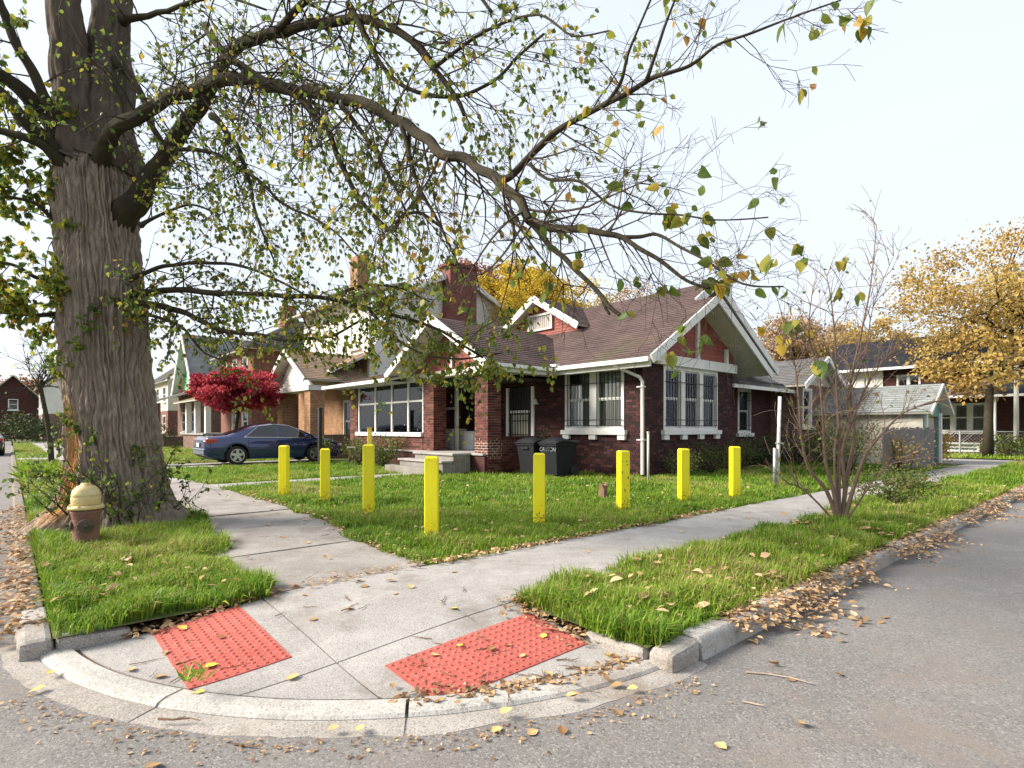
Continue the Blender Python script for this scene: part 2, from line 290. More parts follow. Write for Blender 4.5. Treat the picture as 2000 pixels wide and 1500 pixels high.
def thing(name, label, cat, a=None, b=None, z=0., loc=None, rz=None, group=None):
    """an Empty at the thing's base; a,b frame unless a world location is given"""
    o = bpy.data.objects.new(name, None); COL.objects.link(o); o.empty_display_size = .2
    if loc is None:
        o.location = W(a, b, z); o.rotation_euler = (0, 0, TH if rz is None else rz); ORG[o.name] = (a, b, z)
    else:
        o.location = loc; o.rotation_euler = (0, 0, rz or 0); ORG[o.name] = tuple(loc)
    return tag(o, label, cat, group)
class MB:
    def __init__(s): s.v = []; s.f = []; s.t = []
    def add(s, vs, fs, t=None):
        k = len(s.v); s.v += [tuple(x) for x in vs]; s.f += [tuple(i+k for i in f) for f in fs]
        if t is not None: s.t += [t]*len(vs)
        return s
    def box(s, a0, a1, b0, b1, z0, z1, t=None):
        return s.add([(a0, b0, z0), (a1, b0, z0), (a1, b1, z0), (a0, b1, z0), (a0, b0, z1), (a1, b0, z1), (a1, b1, z1), (a0, b1, z1)],
              [(0, 3, 2, 1), (4, 5, 6, 7), (0, 1, 5, 4), (1, 2, 6, 5), (2, 3, 7, 6), (3, 0, 4, 7)], t)
    def prism(s, poly, vec):
        n = len(poly); q = [tuple(Vector(p)+Vector(vec)) for p in poly]
        fs = [tuple(range(n-1, -1, -1)), tuple(range(n, 2*n))]+[(i, (i+1) % n, n+(i+1) % n, n+i) for i in range(n)]
        return s.add(list(poly)+q, fs)
    def tube(s, pts, rad, n=6, cap=True, t=None):
        pts = [Vector(p) for p in pts]; rings = []
        if not hasattr(rad, '__len__'): rad = [rad]*len(pts)
        u = None
        for i, p in enumerate(pts):
            d = (pts[min(i+1, len(pts)-1)]-pts[max(i-1, 0)])
            if d.length < 1e-9: d = Vector((0, 0, 1))
            d.normalize()
            if u is None: u = d.orthogonal().normalized()
            else: u = (u-d*u.dot(d)); u = u.normalized() if u.length > 1e-6 else d.orthogonal().normalized()
            w = d.cross(u)
            rings.append([p+(u*math.cos(2*math.pi*k/n)+w*math.sin(2*math.pi*k/n))*rad[i] for k in range(n)])
        vs = [v for r in rings for v in r]; fs = []
        for i in range(len(pts)-1):
            for k in range(n): fs.append((i*n+k, i*n+(k+1) % n, (i+1)*n+(k+1) % n, (i+1)*n+k))
        if cap: fs += [tuple(range(n-1, -1, -1)), tuple((len(pts)-1)*n+k for k in range(n))]
        return s.add(vs, fs, t)
    def lathe(s, c, prof, n=24, axis=(0, 0, 1)):
        ax = Vector(axis).normalized(); u = ax.orthogonal().normalized(); w = ax.cross(u); c = Vector(c); vs = []; fs = []
        for r, h in prof:
            for k in range(n): vs.append(c+ax*h+(u*math.cos(2*math.pi*k/n)+w*math.sin(2*math.pi*k/n))*r)
        for i in range(len(prof)-1):
            for k in range(n): fs.append((i*n+k, i*n+(k+1) % n, (i+1)*n+(k+1) % n, (i+1)*n+k))
        fs += [tuple(range(n-1, -1, -1)), tuple((len(prof)-1)*n+k for k in range(n))]
        return s.add(vs, fs)
    def build(s, name, material, parent=None, smooth=False, bevel=0., org=None):
        o3 = org if org is not None else (ORG.get(parent.name, (0, 0, 0)) if parent else (0, 0, 0))
        o = mesh_obj(name, [(v[0]-o3[0], v[1]-o3[1], v[2]-o3[2]) for v in s.v], s.f, material, parent, smooth, s.t if len(s.t) == len(s.v) and s.t else None)
        if bevel:
            md = o.modifiers.new('bevel', 'BEVEL'); md.width = bevel; md.segments = 2; md.limit_method = 'ANGLE'
        return o
def copy_tree(o, parent=None):
    c = o.copy(); COL.objects.link(c); c.parent = parent
    for ch in list(o.children): copy_tree(ch, c)
    return c

# wall pieces: axis 'a' = wall facing -a at a=fix running along b ; axis 'b' = wall facing -b at b=fix running along a ; sgn=-1 flips the outer side
def ub(mb, axis, fix, u0, u1, z0, z1, d0, d1, t=None):
    """box on a wall: u range, z range, depth outwards from d0 to d1 (negative = into the wall)"""
    lo, hi = fix-max(d0, d1), fix-min(d0, d1)
    return mb.box(lo, hi, u0, u1, z0, z1, t) if axis == 'a' else mb.box(u0, u1, lo, hi, z0, z1, t)
def cells(u0, u1, z0, z1, ops):
    us = sorted({u0, u1, *[min(max(o[i], u0), u1) for o in ops for i in (0, 1)]}); zs = sorted({z0, z1, *[min(max(o[i], z0), z1) for o in ops for i in (2, 3)]})
    for i in range(len(us)-1):
        for j in range(len(zs)-1):
            cu, cz = (us[i]+us[i+1])/2, (zs[j]+zs[j+1])/2
            if not any(o[0] < cu < o[1] and o[2] < cz < o[3] for o in ops): yield us[i], us[i+1], zs[j], zs[j+1]
def wall(parent, axis, fix, u0, u1, z0, z1, ops=(), m=None, thick=.22, name='wall'):
    mb = MB()
    for c in cells(u0, u1, z0, z1, list(ops)): ub(mb, axis, fix, *c, -thick, 0)
    return mb.build(name, m or M['br_red'], parent)
def bricks(parent, axis, fix, u0, u1, z0, z1, ops=(), m='brick', mm='mortar', bw=.215, rh=.075, thick=.2, single=False, proud=.008, top=None):
    """real bricks laid in stretcher bond over a mortar core"""
    w = wall(parent, axis, fix, u0, u1, z0, z1, ops, M[mm], thick, 'wall')
    mb = MB(); r_ = random.Random(int(abs(fix*100+u0*17))); n = 0
    shared = None
    zz = z0; row = 0
    while zz < z1-.02:
        off = (row % 2)*bw/2; x = u0-off; 
        while x < u1-.01:
            a, b_ = max(x, u0)+.004, min(x+bw-.011, u1)-.0; c, d = zz+.004, min(zz+rh-.007, z1)
            x += bw
            if b_-a < .03: continue
            segs = [(a, b_)]
            for o in ops:
                if o[2] < (c+d)/2 < o[3]:
                    ns = []
                    for s0, s1 in segs:
                        if s1 <= o[0] or s0 >= o[1]: ns.append((s0, s1)); continue
                        if s0 < o[0]-.02: ns.append((s0, o[0]))
                        if s1 > o[1]+.02: ns.append((o[1], s1))
                    segs = ns
            for s0, s1 in segs:
                pr = proud+r_.uniform(-.003, .003)
                ub(mb, axis, fix, s0, s1, c, d, -.02, pr, r_.random())
        zz += rh; row += 1
    o = mb.build('bricks', M[m], w); o['kind'] = 'stuff'
    return w
def courses(parent, axis, fix, prof, z0, z1, step, m, name='siding', lap=.014, thick=.05):
    """lapped boards / shake courses on a wall; prof(z)->(u0,u1)"""
    mb = MB(); z = z0
    while z < z1-.01:
        h = min(step, z1-z); ua, ub_ = prof(z), prof(z+h)
        if ua[1]-ua[0] > .03:
            pts = []
            for (u, zz, d) in ((ua[0], z, lap), (ua[1], z, lap), (ub_[1], z+h, 0), (ub_[0], z+h, 0), (ua[0], z, -thick), (ua[1], z, -thick), (ub_[1], z+h, -thick), (ub_[0], z+h, -thick)):
                pts.append((fix-d, u, zz) if axis == 'a' else (u, fix-d, zz))
            mb.add(pts, [(0, 1, 2, 3), (0, 4, 5, 1), (4, 7, 6, 5), (1, 5, 6, 2), (2, 6, 7, 3), (3, 7, 4, 0)])
        z += step
    o = mb.build(name, m, parent); return o
def roof(parent, p0, p1, p2, p3, m, thick=.09, course=.155, name='roof', under=None, wav=.0):
    """pitched roof: eave p0-p1, ridge p3-p2 ; stepped shingle courses on a deck"""
    p0, p1, p2, p3 = map(Vector, (p0, p1, p2, p3))
    n = (p1-p0).cross(p3-p0).normalized()
    if n.z < 0: n = -n
    mb = MB(); mb.prism([p0-n*.012, p1-n*.012, p2-n*.012, p3-n*.012], -n*(thick-.012))
    deck = mb.build(name, under or M['soffit'], parent)
    L = max((p3-p0).length, (p2-p1).length); k = max(2, int(L/course)); mb = MB()
    for i in range(k):
        t0, t1 = i/k, (i+1)/k+.15/k
        t1 = min(t1, 1)
        A, B = p0.lerp(p3, t0), p1.lerp(p2, t0); C, D = p1.lerp(p2, t1), p0.lerp(p3, t1)
        ns = max(1, int((B-A).length/1.2)) if wav else 1
        for j in range(ns):
            q = [A.lerp(B, j/ns)+n*.014, A.lerp(B, (j+1)/ns)+n*.014, D.lerp(C, (j+1)/ns)-n*.002, D.lerp(C, j/ns)-n*.002]
            q += [A.lerp(B, j/ns)-n*.012, A.lerp(B, (j+1)/ns)-n*.012]
            mb.add(q, [(0, 1, 2, 3), (4, 5, 1, 0)])
    sh = mb.build('shingles', m, deck); sh['kind'] = 'stuff'
    return deck
def beam(parent, p, q, w, h, m, name, up=(0, 0, 1)):
    """rectangular board from p to q ; w across, h along up (centred)"""
    p, q = Vector(p), Vector(q); d = (q-p).normalized(); s = d.cross(Vector(up)).normalized(); u = s.cross(d).normalized()
    poly = [p-s*w/2-u*h/2, p+s*w/2-u*h/2, p+s*w/2+u*h/2, p-s*w/2+u*h/2]
    return MB().prism(poly, q-p).build(name, m, parent)
def window(parent, axis, fix, u0, u1, z0, z1, nlights=1, mull=.14, fr=.09, bars=False, curtain='curtain', sill=True, corbels=0, rail=True, m='white', wname='window', cz=None):
    """timber sash window in an opening: frame, mullions, sashes, panes, curtain, sill, iron bars"""
    mb = MB(); d0, d1 = -.10, .035
    ub(mb, axis, fix, u0, u0+fr, z0, z1, d0, d1); ub(mb, axis, fix, u1-fr, u1, z0, z1, d0, d1)
    ub(mb, axis, fix, u0+fr, u1-fr, z1-fr, z1, d0, d1-.004); ub(mb, axis, fix, u0+fr, u1-fr, z0, z0+fr*.8, d0, d1-.004)
    iw = (u1-u0-2*fr-(nlights-1)*mull)/nlights; lights = []
    for i in range(nlights):
        s = u0+fr+i*(iw+mull); lights.append((s, s+iw))
        if i < nlights-1: ub(mb, axis, fix, s+iw, s+iw+mull, z0+fr*.8, z1-fr, d0, d1-.002)
    w = mb.build(wname, M[m], parent)
    zt, zb = z1-fr, z0+fr*.8; zm = (zt+zb)/2
    for s0, s1 in lights:
        sb = MB(); e = .035
        for lo, hi, dd in ((zb, zm, 0), (zm, zt, .022)):
            ub(sb, axis, fix, s0, s0+e, lo, hi, -.075+dd, -.045+dd); ub(sb, axis, fix, s1-e, s1, lo, hi, -.075+dd, -.045+dd)
            if rail: ub(sb, axis, fix, s0+e, s1-e, lo, lo+e, -.075+dd, -.045+dd); ub(sb, axis, fix, s0+e, s1-e, hi-e, hi, -.075+dd, -.045+dd)
        sb.build('sash', M[m], w)
        for lo, hi, dd in ((zb, zm, 0), (zm, zt, .022)):
            g = MB(); ub(g, axis, fix, s0+e, s1-e, lo+e, hi-e, -.066+dd, -.060+dd); g.build('pane', M['glass'], w)
        if curtain:
            c = MB(); nf = max(8, int((s1-s0)/.05)); pts = []
            top, bot = zt, (zb if cz is None else cz)
            for k in range(nf+1):
                u = s0+(s1-s0)*k/nf; d = -.16-.025*math.sin(k*1.7)-.012*math.sin(k*.6)
                for zz in (bot, top): pts.append((fix-d, u, zz) if axis == 'a' else (u, fix-d, zz))
            c.add(pts, [(2*k, 2*k+2, 2*k+3, 2*k+1) for k in range(nf)]); c.build('curtain', M[curtain], w, smooth=True)
    if sill:
        s = MB(); ub(s, axis, fix, u0-.10, u1+.10, z0-.13, z0, -.1, .13); so = s.build('sill', M[m], w, bevel=.008)
        for k in range(corbels):
            c = MB(); cu = u0-.02+(u1-u0-.14)*k/(corbels-1) if corbels > 1 else (u0+u1)/2
            ub(c, axis, fix, cu-.05, cu+.20, z0-.27, z0-.131, -.02, .10); c.build('corbel', M[m], w, bevel=.01)
    if bars:
        br = MB()
        for s0, s1 in lights:
            nb = max(3, int((s1-s0)/.13))
            for k in range(nb+1):
                u = s0+.03+(s1-s0-.06)*k/nb; ub(br, axis, fix, u-.007, u+.007, zb+.06, zt-.06, .05, .064)
        for zz in (zb+.22, zb+.06, zt-.35): ub(br, axis, fix, u0+.02, u1-.02, zz-.009, zz+.009, .064, .078)
        br.build('security_bars', M['iron'], w)
    return w

# ================================================================== THE SETTING: ground, road, pavement, kerb
def sheet(name, rects, z, material, kind='structure', cell=None):
    mb = MB()
    for (a0, a1, b0, b1) in rects:
        p = [W(a0, b0, z), W(a1, b0, z), W(a1, b1, z), W(a0, b1, z)]
        mb.add(p, [(0, 1, 2, 3)])
    o = mb.build(name, material); o['kind'] = kind; return o
ZW = -.025; ZR = -.17; ZL = -.06             # walk, road, turf base
sheet('ground', [(-2500, 2500, -2500, 2500)], -.32, M['turf'])
sheet('road', [(-9, .1, -9, 88), (.1, 300, -9, 1.9), (.1, 3.2, 1.9, 5.1)], ZR, M['asphalt'])
sheet('lawn', [(.2, 29.2, 4.55, 300), (2.85, 29.2, 2.0, 4.55), (32.2, 300, 2.0, 300), (29.2, 32.2, 60, 300), (-200, -9.2, -9, 300), (-9.2, .2, 88, 300), (-200, 300, -200, -9.2)], ZL, M['turf'])
sheet('alley', [(29.2, 32.2, 2.0, 60)], -.10, M['concrete'])

CC = (3.15, 4.95); RI, RK, RO = 2.87, 3.03, 3.20
def zpad(a, b):
    r = math.hypot(a-CC[0], b-CC[1]); t = min(max((r-1.35)/(RI-1.35), 0), 1); t = t*t*(3-2*t)
    return ZW+(-.155-ZW)*t
def wshift(b):
    t = min(max((b-5.2)/3.8, 0), 1); u = min(max((b-14)/7, 0), 1); return .48*(t*t*(3-2*t))*(1-u*u*(3-2*u))
def patch(name, a0, a1, b0, b1, material, parent, zf, inside=None, n=(10, 10), thick=.10, g=.006, shift=None):
    """a concrete slab with a joint round it; its corner follows the kerb arc"""
    def cl(a, b):
        dx, dy = a-CC[0], b-CC[1]; r = math.hypot(dx, dy)
        if inside and dx < 0 and dy < 0 and r > inside: return CC[0]+dx/r*inside, CC[1]+dy/r*inside
        return a, b
    vs, fs = [], []; na, nb = n
    for i in range(na+1):
        for j in range(nb+1):
            a, b = cl(a0+g+(a1-a0-2*g)*i/na, b0+g+(b1-b0-2*g)*j/nb)
            z = zf(a, b)
            if shift: a += shift(b)
            if i in (0, na) or j in (0, nb): z -= .004
            vs.append(W(a, b, z))
    for i in range(na):
        for j in range(nb): fs.append((i*(nb+1)+j, (i+1)*(nb+1)+j, (i+1)*(nb+1)+j+1, i*(nb+1)+j+1))
    edge = [i*(nb+1) for i in range(na+1)]+[na*(nb+1)+j for j in range(1, nb+1)]+[i*(nb+1)+nb for i in range(na-1, -1, -1)]+[j for j in range(nb-1, 0, -1)]
    k = len(vs)
    for e in edge: v = vs[e]; vs.append(Vector((v.x, v.y, v.z-thick)))
    for i in range(len(edge)): fs.append((edge[i], k+i, k+(i+1) % len(edge), edge[(i+1) % len(edge)]))
    return mesh_obj(name, vs, fs, material, parent)
# pavement: base bed with individual slabs as children
pav = sheet('pavement', [(.3, 3.0, 4.55, 5.0)], -.118, M['dirt'])
mb = MB()
for k in range(24):      # dirt bed visible in the joints of the corner
    t0, t1 = math.pi+k*math.pi/48, math.pi+(k+1)*math.pi/48
    mb.add([W(CC[0]+3.0*math.cos(t0), CC[1]+3.0*math.sin(t0), -.167), W(CC[0]+3.0*math.cos(t1), CC[1]+3.0*math.sin(t1), -.167), W(CC[0], CC[1], -.11)], [(0, 1, 2)])
mb.build('joint_dirt', M['dirt'], pav)
patch('ramp_slab', .2, 1.45, 3.2, 4.55, M['concrete'], pav, zpad, RI-.022, (16, 16))
patch('ramp_slab', 1.45, 2.85, 1.9, 3.2, M['concrete'], pav, zpad, RI-.022, (16, 16))
patch('ramp_slab', .2, 1.45, 1.9, 3.2, M['concrete'], pav, zpad, RI-.022, (20, 20))
patch('paving_slab', 1.45, 2.85, 3.2, 4.55, M['concrete'], pav, zpad, RI, (12, 12))
slabs = []
def zslab(seed):
    r = random.Random(seed); t1, t2, dz = r.uniform(-.006, .006), r.uniform(-.006, .006), r.uniform(-.008, .004)
    return lambda a, b: ZW+dz+t1*math.sin(a*2.1)+t2*math.sin(b*1.9)
b = 4.55; k = 0
while b < 70:
    L = 1.55 if b < 30 else 3.1
    patch('paving_slab', 1.47, 2.95, b, b+L, M['worn'] if b < 14 else M['concrete'], pav, zslab(k), None, (4, 4), .09, .005, wshift); b += L; k += 1
a = 2.85; k = 100
while a < 29:
    patch('paving_slab', a, a+1.6, 3.2, 4.5, M['concrete'], pav, zslab(k), None, (4, 4), .09, .005); a += 1.6; k += 1
# driveways and paths
for (a0, a1, b0, b1, nm) in ((2.95, 10.2, 21.2, 22.1, 'driveway'), (2.95, 10.2, 22.9, 23.8, 'driveway'), (.2, 1.47, 21.2, 23.8, 'driveway'), (3.42, 8.75, 13.6, 14.5, 'path'), (2.95, 8, 39.5, 41, 'path'),
                             (.2, 1.93, 13.6, 14.5, 'path'), (.2, 1.47, 30.5, 33, 'driveway'), (2.95, 10, 30.8, 31.6, 'driveway'), (2.95, 14, 48, 51, 'driveway'), (26.5, 29.2, 3.2, 6.0, 'driveway')):
    o = patch(nm, a0, a1, b0, b1, M['concrete'], None, lambda a, b: ZW-.006, None, (6, 3), .08, .01); o['kind'] = 'structure'

# kerb: straight runs in segments, dropped arc in segments
kerb = sheet('kerb', [(.05, .1, 5.1, 5.2)], -.168, M['dirt'])
def kerb_run(pts_fn, s0, s1, n=2, km='kerb'):
    prof = [(0, -.19), (.02, -.06), (.045, -.035), (.17, -.03), (.18, -.19)]
    mb = MB(); st = []
    for i in range(n+1):
        s = s0+(s1-s0)*i/n; st.append([pts_fn(s, d, z) for d, z in prof])
    vs = [v for r in st for v in r]; m = len(prof); fs = []
    for i in range(n):
        for j in range(m-1): fs.append((i*m+j, (i+1)*m+j, (i+1)*m+j+1, i*m+j+1))
    fs += [tuple(range(m)), tuple(n*m+j for j in range(m-1, -1, -1))]
    mb.add(vs, fs); mb.build('kerb_segment', M[km], kerb, bevel=.012)
b = 4.98; kerb_run(lambda s, d, z: W(.02+d, s, z), b+.006, 5.3); b = 5.31
while b < 60: kerb_run(lambda s, d, z: W(.02+d, s, z-(.06 if b > 5.2 else 0)), b+.006, b+2.4-.006, 2, 'kerb_dirty'); b += 2.4
a = 3.18
while a < 29: kerb_run(lambda s, d, z: W(s, 1.82+d, z), a+.006, a+2.4-.006); a += 2.4
def arc_seg(t0, t1, prof, nm, m, n=14, wob=0.):
    vs, fs, k = [], [], len(prof)
    for i in range(n+1):
        t = t0+(t1-t0)*i/n; w_ = wob*mnoise.noise(Vector((t*9, 3.1, 0)))+wob*.6*mnoise.noise(Vector((t*31, 7.1, 0)))
        for q, (r, z) in enumerate(prof):
            r2 = r+(w_ if q < 2 else 0); vs.append(W(CC[0]+r2*math.cos(t), CC[1]+r2*math.sin(t), z+.003*mnoise.noise(Vector((t*14, r*9, 0)))))
    for i in range(n):
        for j in range(k-1): fs.append((i*k+j, (i+1)*k+j, (i+1)*k+j+1, i*k+j+1))
    fs += [tuple(range(k)), tuple(n*k+j for j in range(k-1, -1, -1))]
    mesh_obj(nm, vs, fs, M[m], kerb)
KP = [(RK+.012, -.19), (RK+.012, -.163), (RK-.004, -.148), (RK-.05, -.138), (RI+.012, -.143), (RI+.006, -.155), (RI+.006, -.19)]
GP = [(RO, -.19), (RO-.005, -.1685), (RK+.10, -.1655), (RK+.016, -.1645), (RK+.016, -.19)]
cuts = [math.pi, math.pi+.55, math.pi+.98, math.pi*1.5]
for i in range(3):
    arc_seg(cuts[i]+.003, cuts[i+1]-.003, KP, 'kerb_segment', 'kerb'); arc_seg(cuts[i]+.002, cuts[i+1]-.002, GP, 'gutter_pan', 'gutter', 22, .035)
# raised return kerbs that flank the ramp
def wedge(a0, a1, b0, b1, z0a, z0b, along):
    mb = MB()
    if along == 'a': top = [(a0, b0, z0a), (a1, b0, z0b), (a1, b1, z0b), (a0, b1, z0a)]
    else: top = [(a0, b0, z0a), (a1, b0, z0a), (a1, b1, z0b), (a0, b1, z0b)]
    bot = [(p[0], p[1], -.2) for p in top]
    mb.add([W(*p) for p in bot+top], [(0, 3, 2, 1), (4, 5, 6, 7), (0, 1, 5, 4), (1, 2, 6, 5), (2, 3, 7, 6), (3, 0, 4, 7)])
    mb.build('kerb_segment', M['gutter'], kerb, bevel=.04)
wedge(.215, .62, 4.55, 4.66, -.055, -.085, 'a')
wedge(.03, .205, 4.55, 4.97, -.055, -.04, 'b')
wedge(2.84, 2.95, 2.02, 2.5, -.06, -.085, 'b')
wedge(2.86, 3.175, 1.83, 2.01, -.06, -.035, 'a')

# tactile panels with truncated domes
def tactile(a0, a1, b0, b1, label):
    o = thing('tactile_panel', label, 'tactile paving', (a0+a1)/2, (b0+b1)/2, zpad((a0+a1)/2, (b0+b1)/2), group='red tactile panels on the corner ramps')
    og = ORG[o.name]
    n = 10; vs = []; fs = []
    for i in range(n+1):
        for j in range(n+1):
            a, b = a0+(a1-a0)*i/n, b0+(b1-b0)*j/n; vs.append((a-og[0], b-og[1], zpad(a, b)+.006-og[2]))
    for i in range(n):
        for j in range(n): fs.append((i*(n+1)+j, (i+1)*(n+1)+j, (i+1)*(n+1)+j+1, i*(n+1)+j+1))
    k = len(vs); edge = [i*(n+1) for i in range(n+1)]+[n*(n+1)+j for j in range(1, n+1)]+[i*(n+1)+n for i in range(n-1, -1, -1)]+[j for j in range(n-1, 0, -1)]
    for e in edge: v = vs[e]; vs.append((v[0], v[1], v[2]-.02))
    for i in range(len(edge)): fs.append((edge[i], k+i, k+(i+1) % len(edge), edge[(i+1) % len(edge)]))
    pl = mesh_obj('panel', vs, fs, M['red_mat'], o)
    p = .052; vs = []; fs = []
    na, nb = int((a1-a0)/p), int((b1-b0)/p)
    for i in range(na):
        for j in range(nb):
            a, b = a0+(i+.5)*(a1-a0)/na, b0+(j+.5)*(b1-b0)/nb
            if math.hypot(a-CC[0], b-CC[1]) > RI-.02: continue
            z = zpad(a, b)+.006; k = len(vs)
            for r, h in ((.0145, -.001), (.009, .0055)):
                for q in range(8): vs.append((a+r*math.cos(q*.785)-og[0], b+r*math.sin(q*.785)-og[1], z+h-og[2]))
            fs += [(k+q, k+(q+1) % 8, k+8+(q+1) % 8, k+8+q) for q in range(8)]+[tuple(k+8+q for q in range(8))]
    d = mesh_obj('domes', vs, fs, M['red_mat'], o); d['kind'] = 'stuff'
tactile(.72, 1.27, 3.44, 4.50, 'red tactile panel on the ramp nearer the big tree and hydrant')
tactile(1.64, 2.80, 2.42, 2.97, 'red tactile panel on the ramp beside the right-hand grass verge')

# ================================================================== BROWN BRICK BUNGALOW
H = thing('brick_bungalow', 'dark red brick corner bungalow with brown shingle roof and white trim', 'house', 15, 13)
FA, SB = 12.56, 8.97            # front wall plane, side wall plane
op_f = [(9.55, 11.74, 1.22, 3.0), (13.2, 14.3, .55, 2.65)]
bricks(H, 'a', FA, SB+.002, 20.8, -.05, 3.06, op_f)
op_s = [(13.52, 16.44, 1.22, 3.02)]
bricks(H, 'b', SB, FA+.002, 17.41, -.05, 3.06, op_s)
wall(H, 'b', 10.0, 17.41, 22.5, -.05, 3.2, [(19.8, 20.8, 1.1, 2.75)], M['br_maroon'])
MB().box(17.2, 17.41, SB+.202, 10.0, -.05, 3.2).build('wall', M['br_maroon'], H)
op_r = [(23.0, 23.9, 1.35, 2.85)]
wall(H, 'b', 9.0, 22.5, 26.0, -.05, 3.0, op_r, M['br_brown'])
MB().box(22.5, 22.7, 9.222, 10.0, -.05, 3.0).build('wall', M['br_brown'], H)
MB().box(26.0, 26.2, 9.0, 20.8, -.05, 3.0).build('wall', M['br_maroon'], H)
MB().box(FA+.2, 26.0, 20.8, 21.0, -.05, 3.2).build('wall', M['br_maroon'], H)
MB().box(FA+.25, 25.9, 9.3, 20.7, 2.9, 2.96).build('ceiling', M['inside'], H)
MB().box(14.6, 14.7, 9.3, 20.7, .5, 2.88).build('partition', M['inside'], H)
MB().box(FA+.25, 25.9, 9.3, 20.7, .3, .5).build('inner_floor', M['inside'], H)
window(H, 'a', FA, 9.55, 11.74, 1.22, 3.0, 2, mull=.26, bars=True, corbels=3)
window(H, 'b', SB, 13.52, 16.44, 1.22, 3.02, 3, mull=.24, bars=True, corbels=4)
window(H, 'b', 10.0, 19.8, 20.8, 1.1, 2.75, 1, bars=True)
window(H, 'b', 9.0, 23.0, 23.9, 1.35, 2.85, 1)
# roofs
EZ, ES = 3.06, .62
def fz(a): return EZ+ES*(a-11.9)
RA = 16.4; RZ = fz(RA); AP = 15.1
roof(H, (11.9, 21.4, EZ), (11.9, 8.2, EZ), (AP, 8.2, fz(AP)), (AP, 21.4, fz(AP)), M['shingle_a'])
roof(H, (AP, 21.4, fz(AP)), (AP, 8.93, fz(AP)), (RA, 8.93, RZ), (RA, 21.4, RZ), M['shingle_a'])
roof(H, (18.5, 8.2, EZ), (18.5, 10.6, EZ), (AP, 10.6, fz(AP)), (AP, 8.2, fz(AP)), M['shingle_b'])
roof(H, (20.6, 8.93, 3.35), (20.6, 21.4, 3.35), (RA, 21.4, RZ), (RA, 8.93, RZ), M['shingle_b'])
# gable of the bay: shake panel, beam, posts, bargeboards
gz = lambda z: (max(12.6, 11.9+(z-EZ)/ES+.25), min(17.4, 18.5-(z-EZ)/ES-.25))
courses(H, 'b', SB-.03, gz, 3.30, 4.78, .125, M['redshake'], 'gable_shakes')
MB().box(12.55, 17.45, SB-.16, SB-.02, 3.02, 3.30).build('gable_beam', M['white'], H, bevel=.01)
for u, zt in ((13.45, 3.75), (15.2, 4.75), (16.9, 3.75)): MB().box(u-.07, u+.07, SB-.12, SB-.04, 3.301, zt).build('gable_post', M['white'], H)
for (p, q) in (((11.86, 8.18, EZ-.07), (AP, 8.18, fz(AP)-.07)), ((18.54, 8.18, EZ-.07), (AP, 8.18, fz(AP)-.07))): beam(H, p, q, .05, .22, M['white'], 'bargeboard')
for (p, q) in (((RA, 8.90, RZ-.07), (20.65, 8.90, 3.28)), ((RA, 8.90, RZ-.07), (AP+.05, 8.90, fz(AP)-.05))): beam(H, p, q, .05, .24, M['white'], 'bargeboard')
courses(H, 'b', 9.9, lambda z: (max(15.3, 11.9+(z-EZ)/ES+.35), 20.2-(z-3.4)*1.72), 3.3, 5.5, .125, M['redshake'], 'gable_shakes')
# rear grey roofs
roof(H, (17.6, 9.0, 2.72), (22.2, 9.0, 2.72), (22.2, 12.2, 4.5), (17.6, 12.2, 4.5), M['shingle_grey'])
MB().box(17.5, 22.2, 8.93, 9.0, 2.60, 2.72).build('gutter', M['white'], H)
roof(H, (22.0, 8.5, 2.92), (22.0, 13.5, 2.92), (24.25, 13.5, 4.1), (24.25, 8.5, 4.1), M['shingle_grey'])
roof(H, (26.5, 13.5, 2.92), (26.5, 8.5, 2.92), (24.25, 8.5, 4.1), (24.25, 13.5, 4.1), M['shingle_grey'])
for p, q in (((21.97, 8.47, 2.84), (24.25, 8.47, 4.03)), ((26.53, 8.47, 2.84), (24.25, 8.47, 4.03))): beam(H, p, q, .05, .2, M['white'], 'bargeboard')
courses(H, 'b', 8.98, lambda z: (22.5+(z-3)*1.85, 26-(z-3)*1.85), 3.0, 3.9, .125, M['soffit'], 'gable_shakes')
# gutters, fascia, downspout
MB().box(11.78, 11.9, 8.25, 11.62, 2.93, 3.05).build('gutter', M['white'], H, bevel=.015)
MB().box(11.93, 12.0, 8.3, 11.7, 2.82, 2.97).build('fascia', M['white'], H)
MB().box(11.85, FA-.01, 8.3, 11.7, 2.97, 3.0).build('soffit_board', M['soffit'], H)
MB().tube([(11.84, 9.35, 2.95), (11.95, 9.25, 2.85), (12.42, 8.95, 2.62), (12.47, 8.90, 2.5), (12.47, 8.90, .05)], .045, 8).build('downspout', M['white'], H)
for zz in (2.35, .95): MB().box(12.40, 12.54, 8.84, 9.04, zz, zz+.03).build('pipe_clamp', M['white'], H)
# dormer
DA, DB = 14.4, 14.65; DZ = fz(DA); DH = 2.1; DE = DZ+.14; DT = DZ+1.36
roof(H, (DA-.4, DB-DH, DE), (DA+2.6, DB-DH, DE), (DA+2.6, DB, DT), (DA-.4, DB, DT), M['shingle_b'])
roof(H, (DA+2.6, DB+DH, DE), (DA-.4, DB+DH, DE), (DA-.4, DB, DT), (DA+2.6, DB, DT), M['shingle_b'])
ds = DH/(DT-DE)
courses(H, 'a', DA, lambda z: (DB-min(1.75, DH-.12-max(0, (z-DE))*ds), DB+min(1.75, DH-.12-max(0, (z-DE))*ds)), DZ-.05, DT-.15, .11, M['redshake'], 'dormer_shakes')
for s in (-1, 1): beam(H, (DA-.43, DB+s*(DH+.03), DE-.09), (DA-.43, DB, DT-.07), .05, .22, M['white'], 'bargeboard')
dw = window(H, 'a', DA-.06, 14.05, 15.30, DZ+.20, DZ+.80, 1, fr=.07, sill=False, curtain=None, rail=False, wname='dormer_window')
mb = MB()
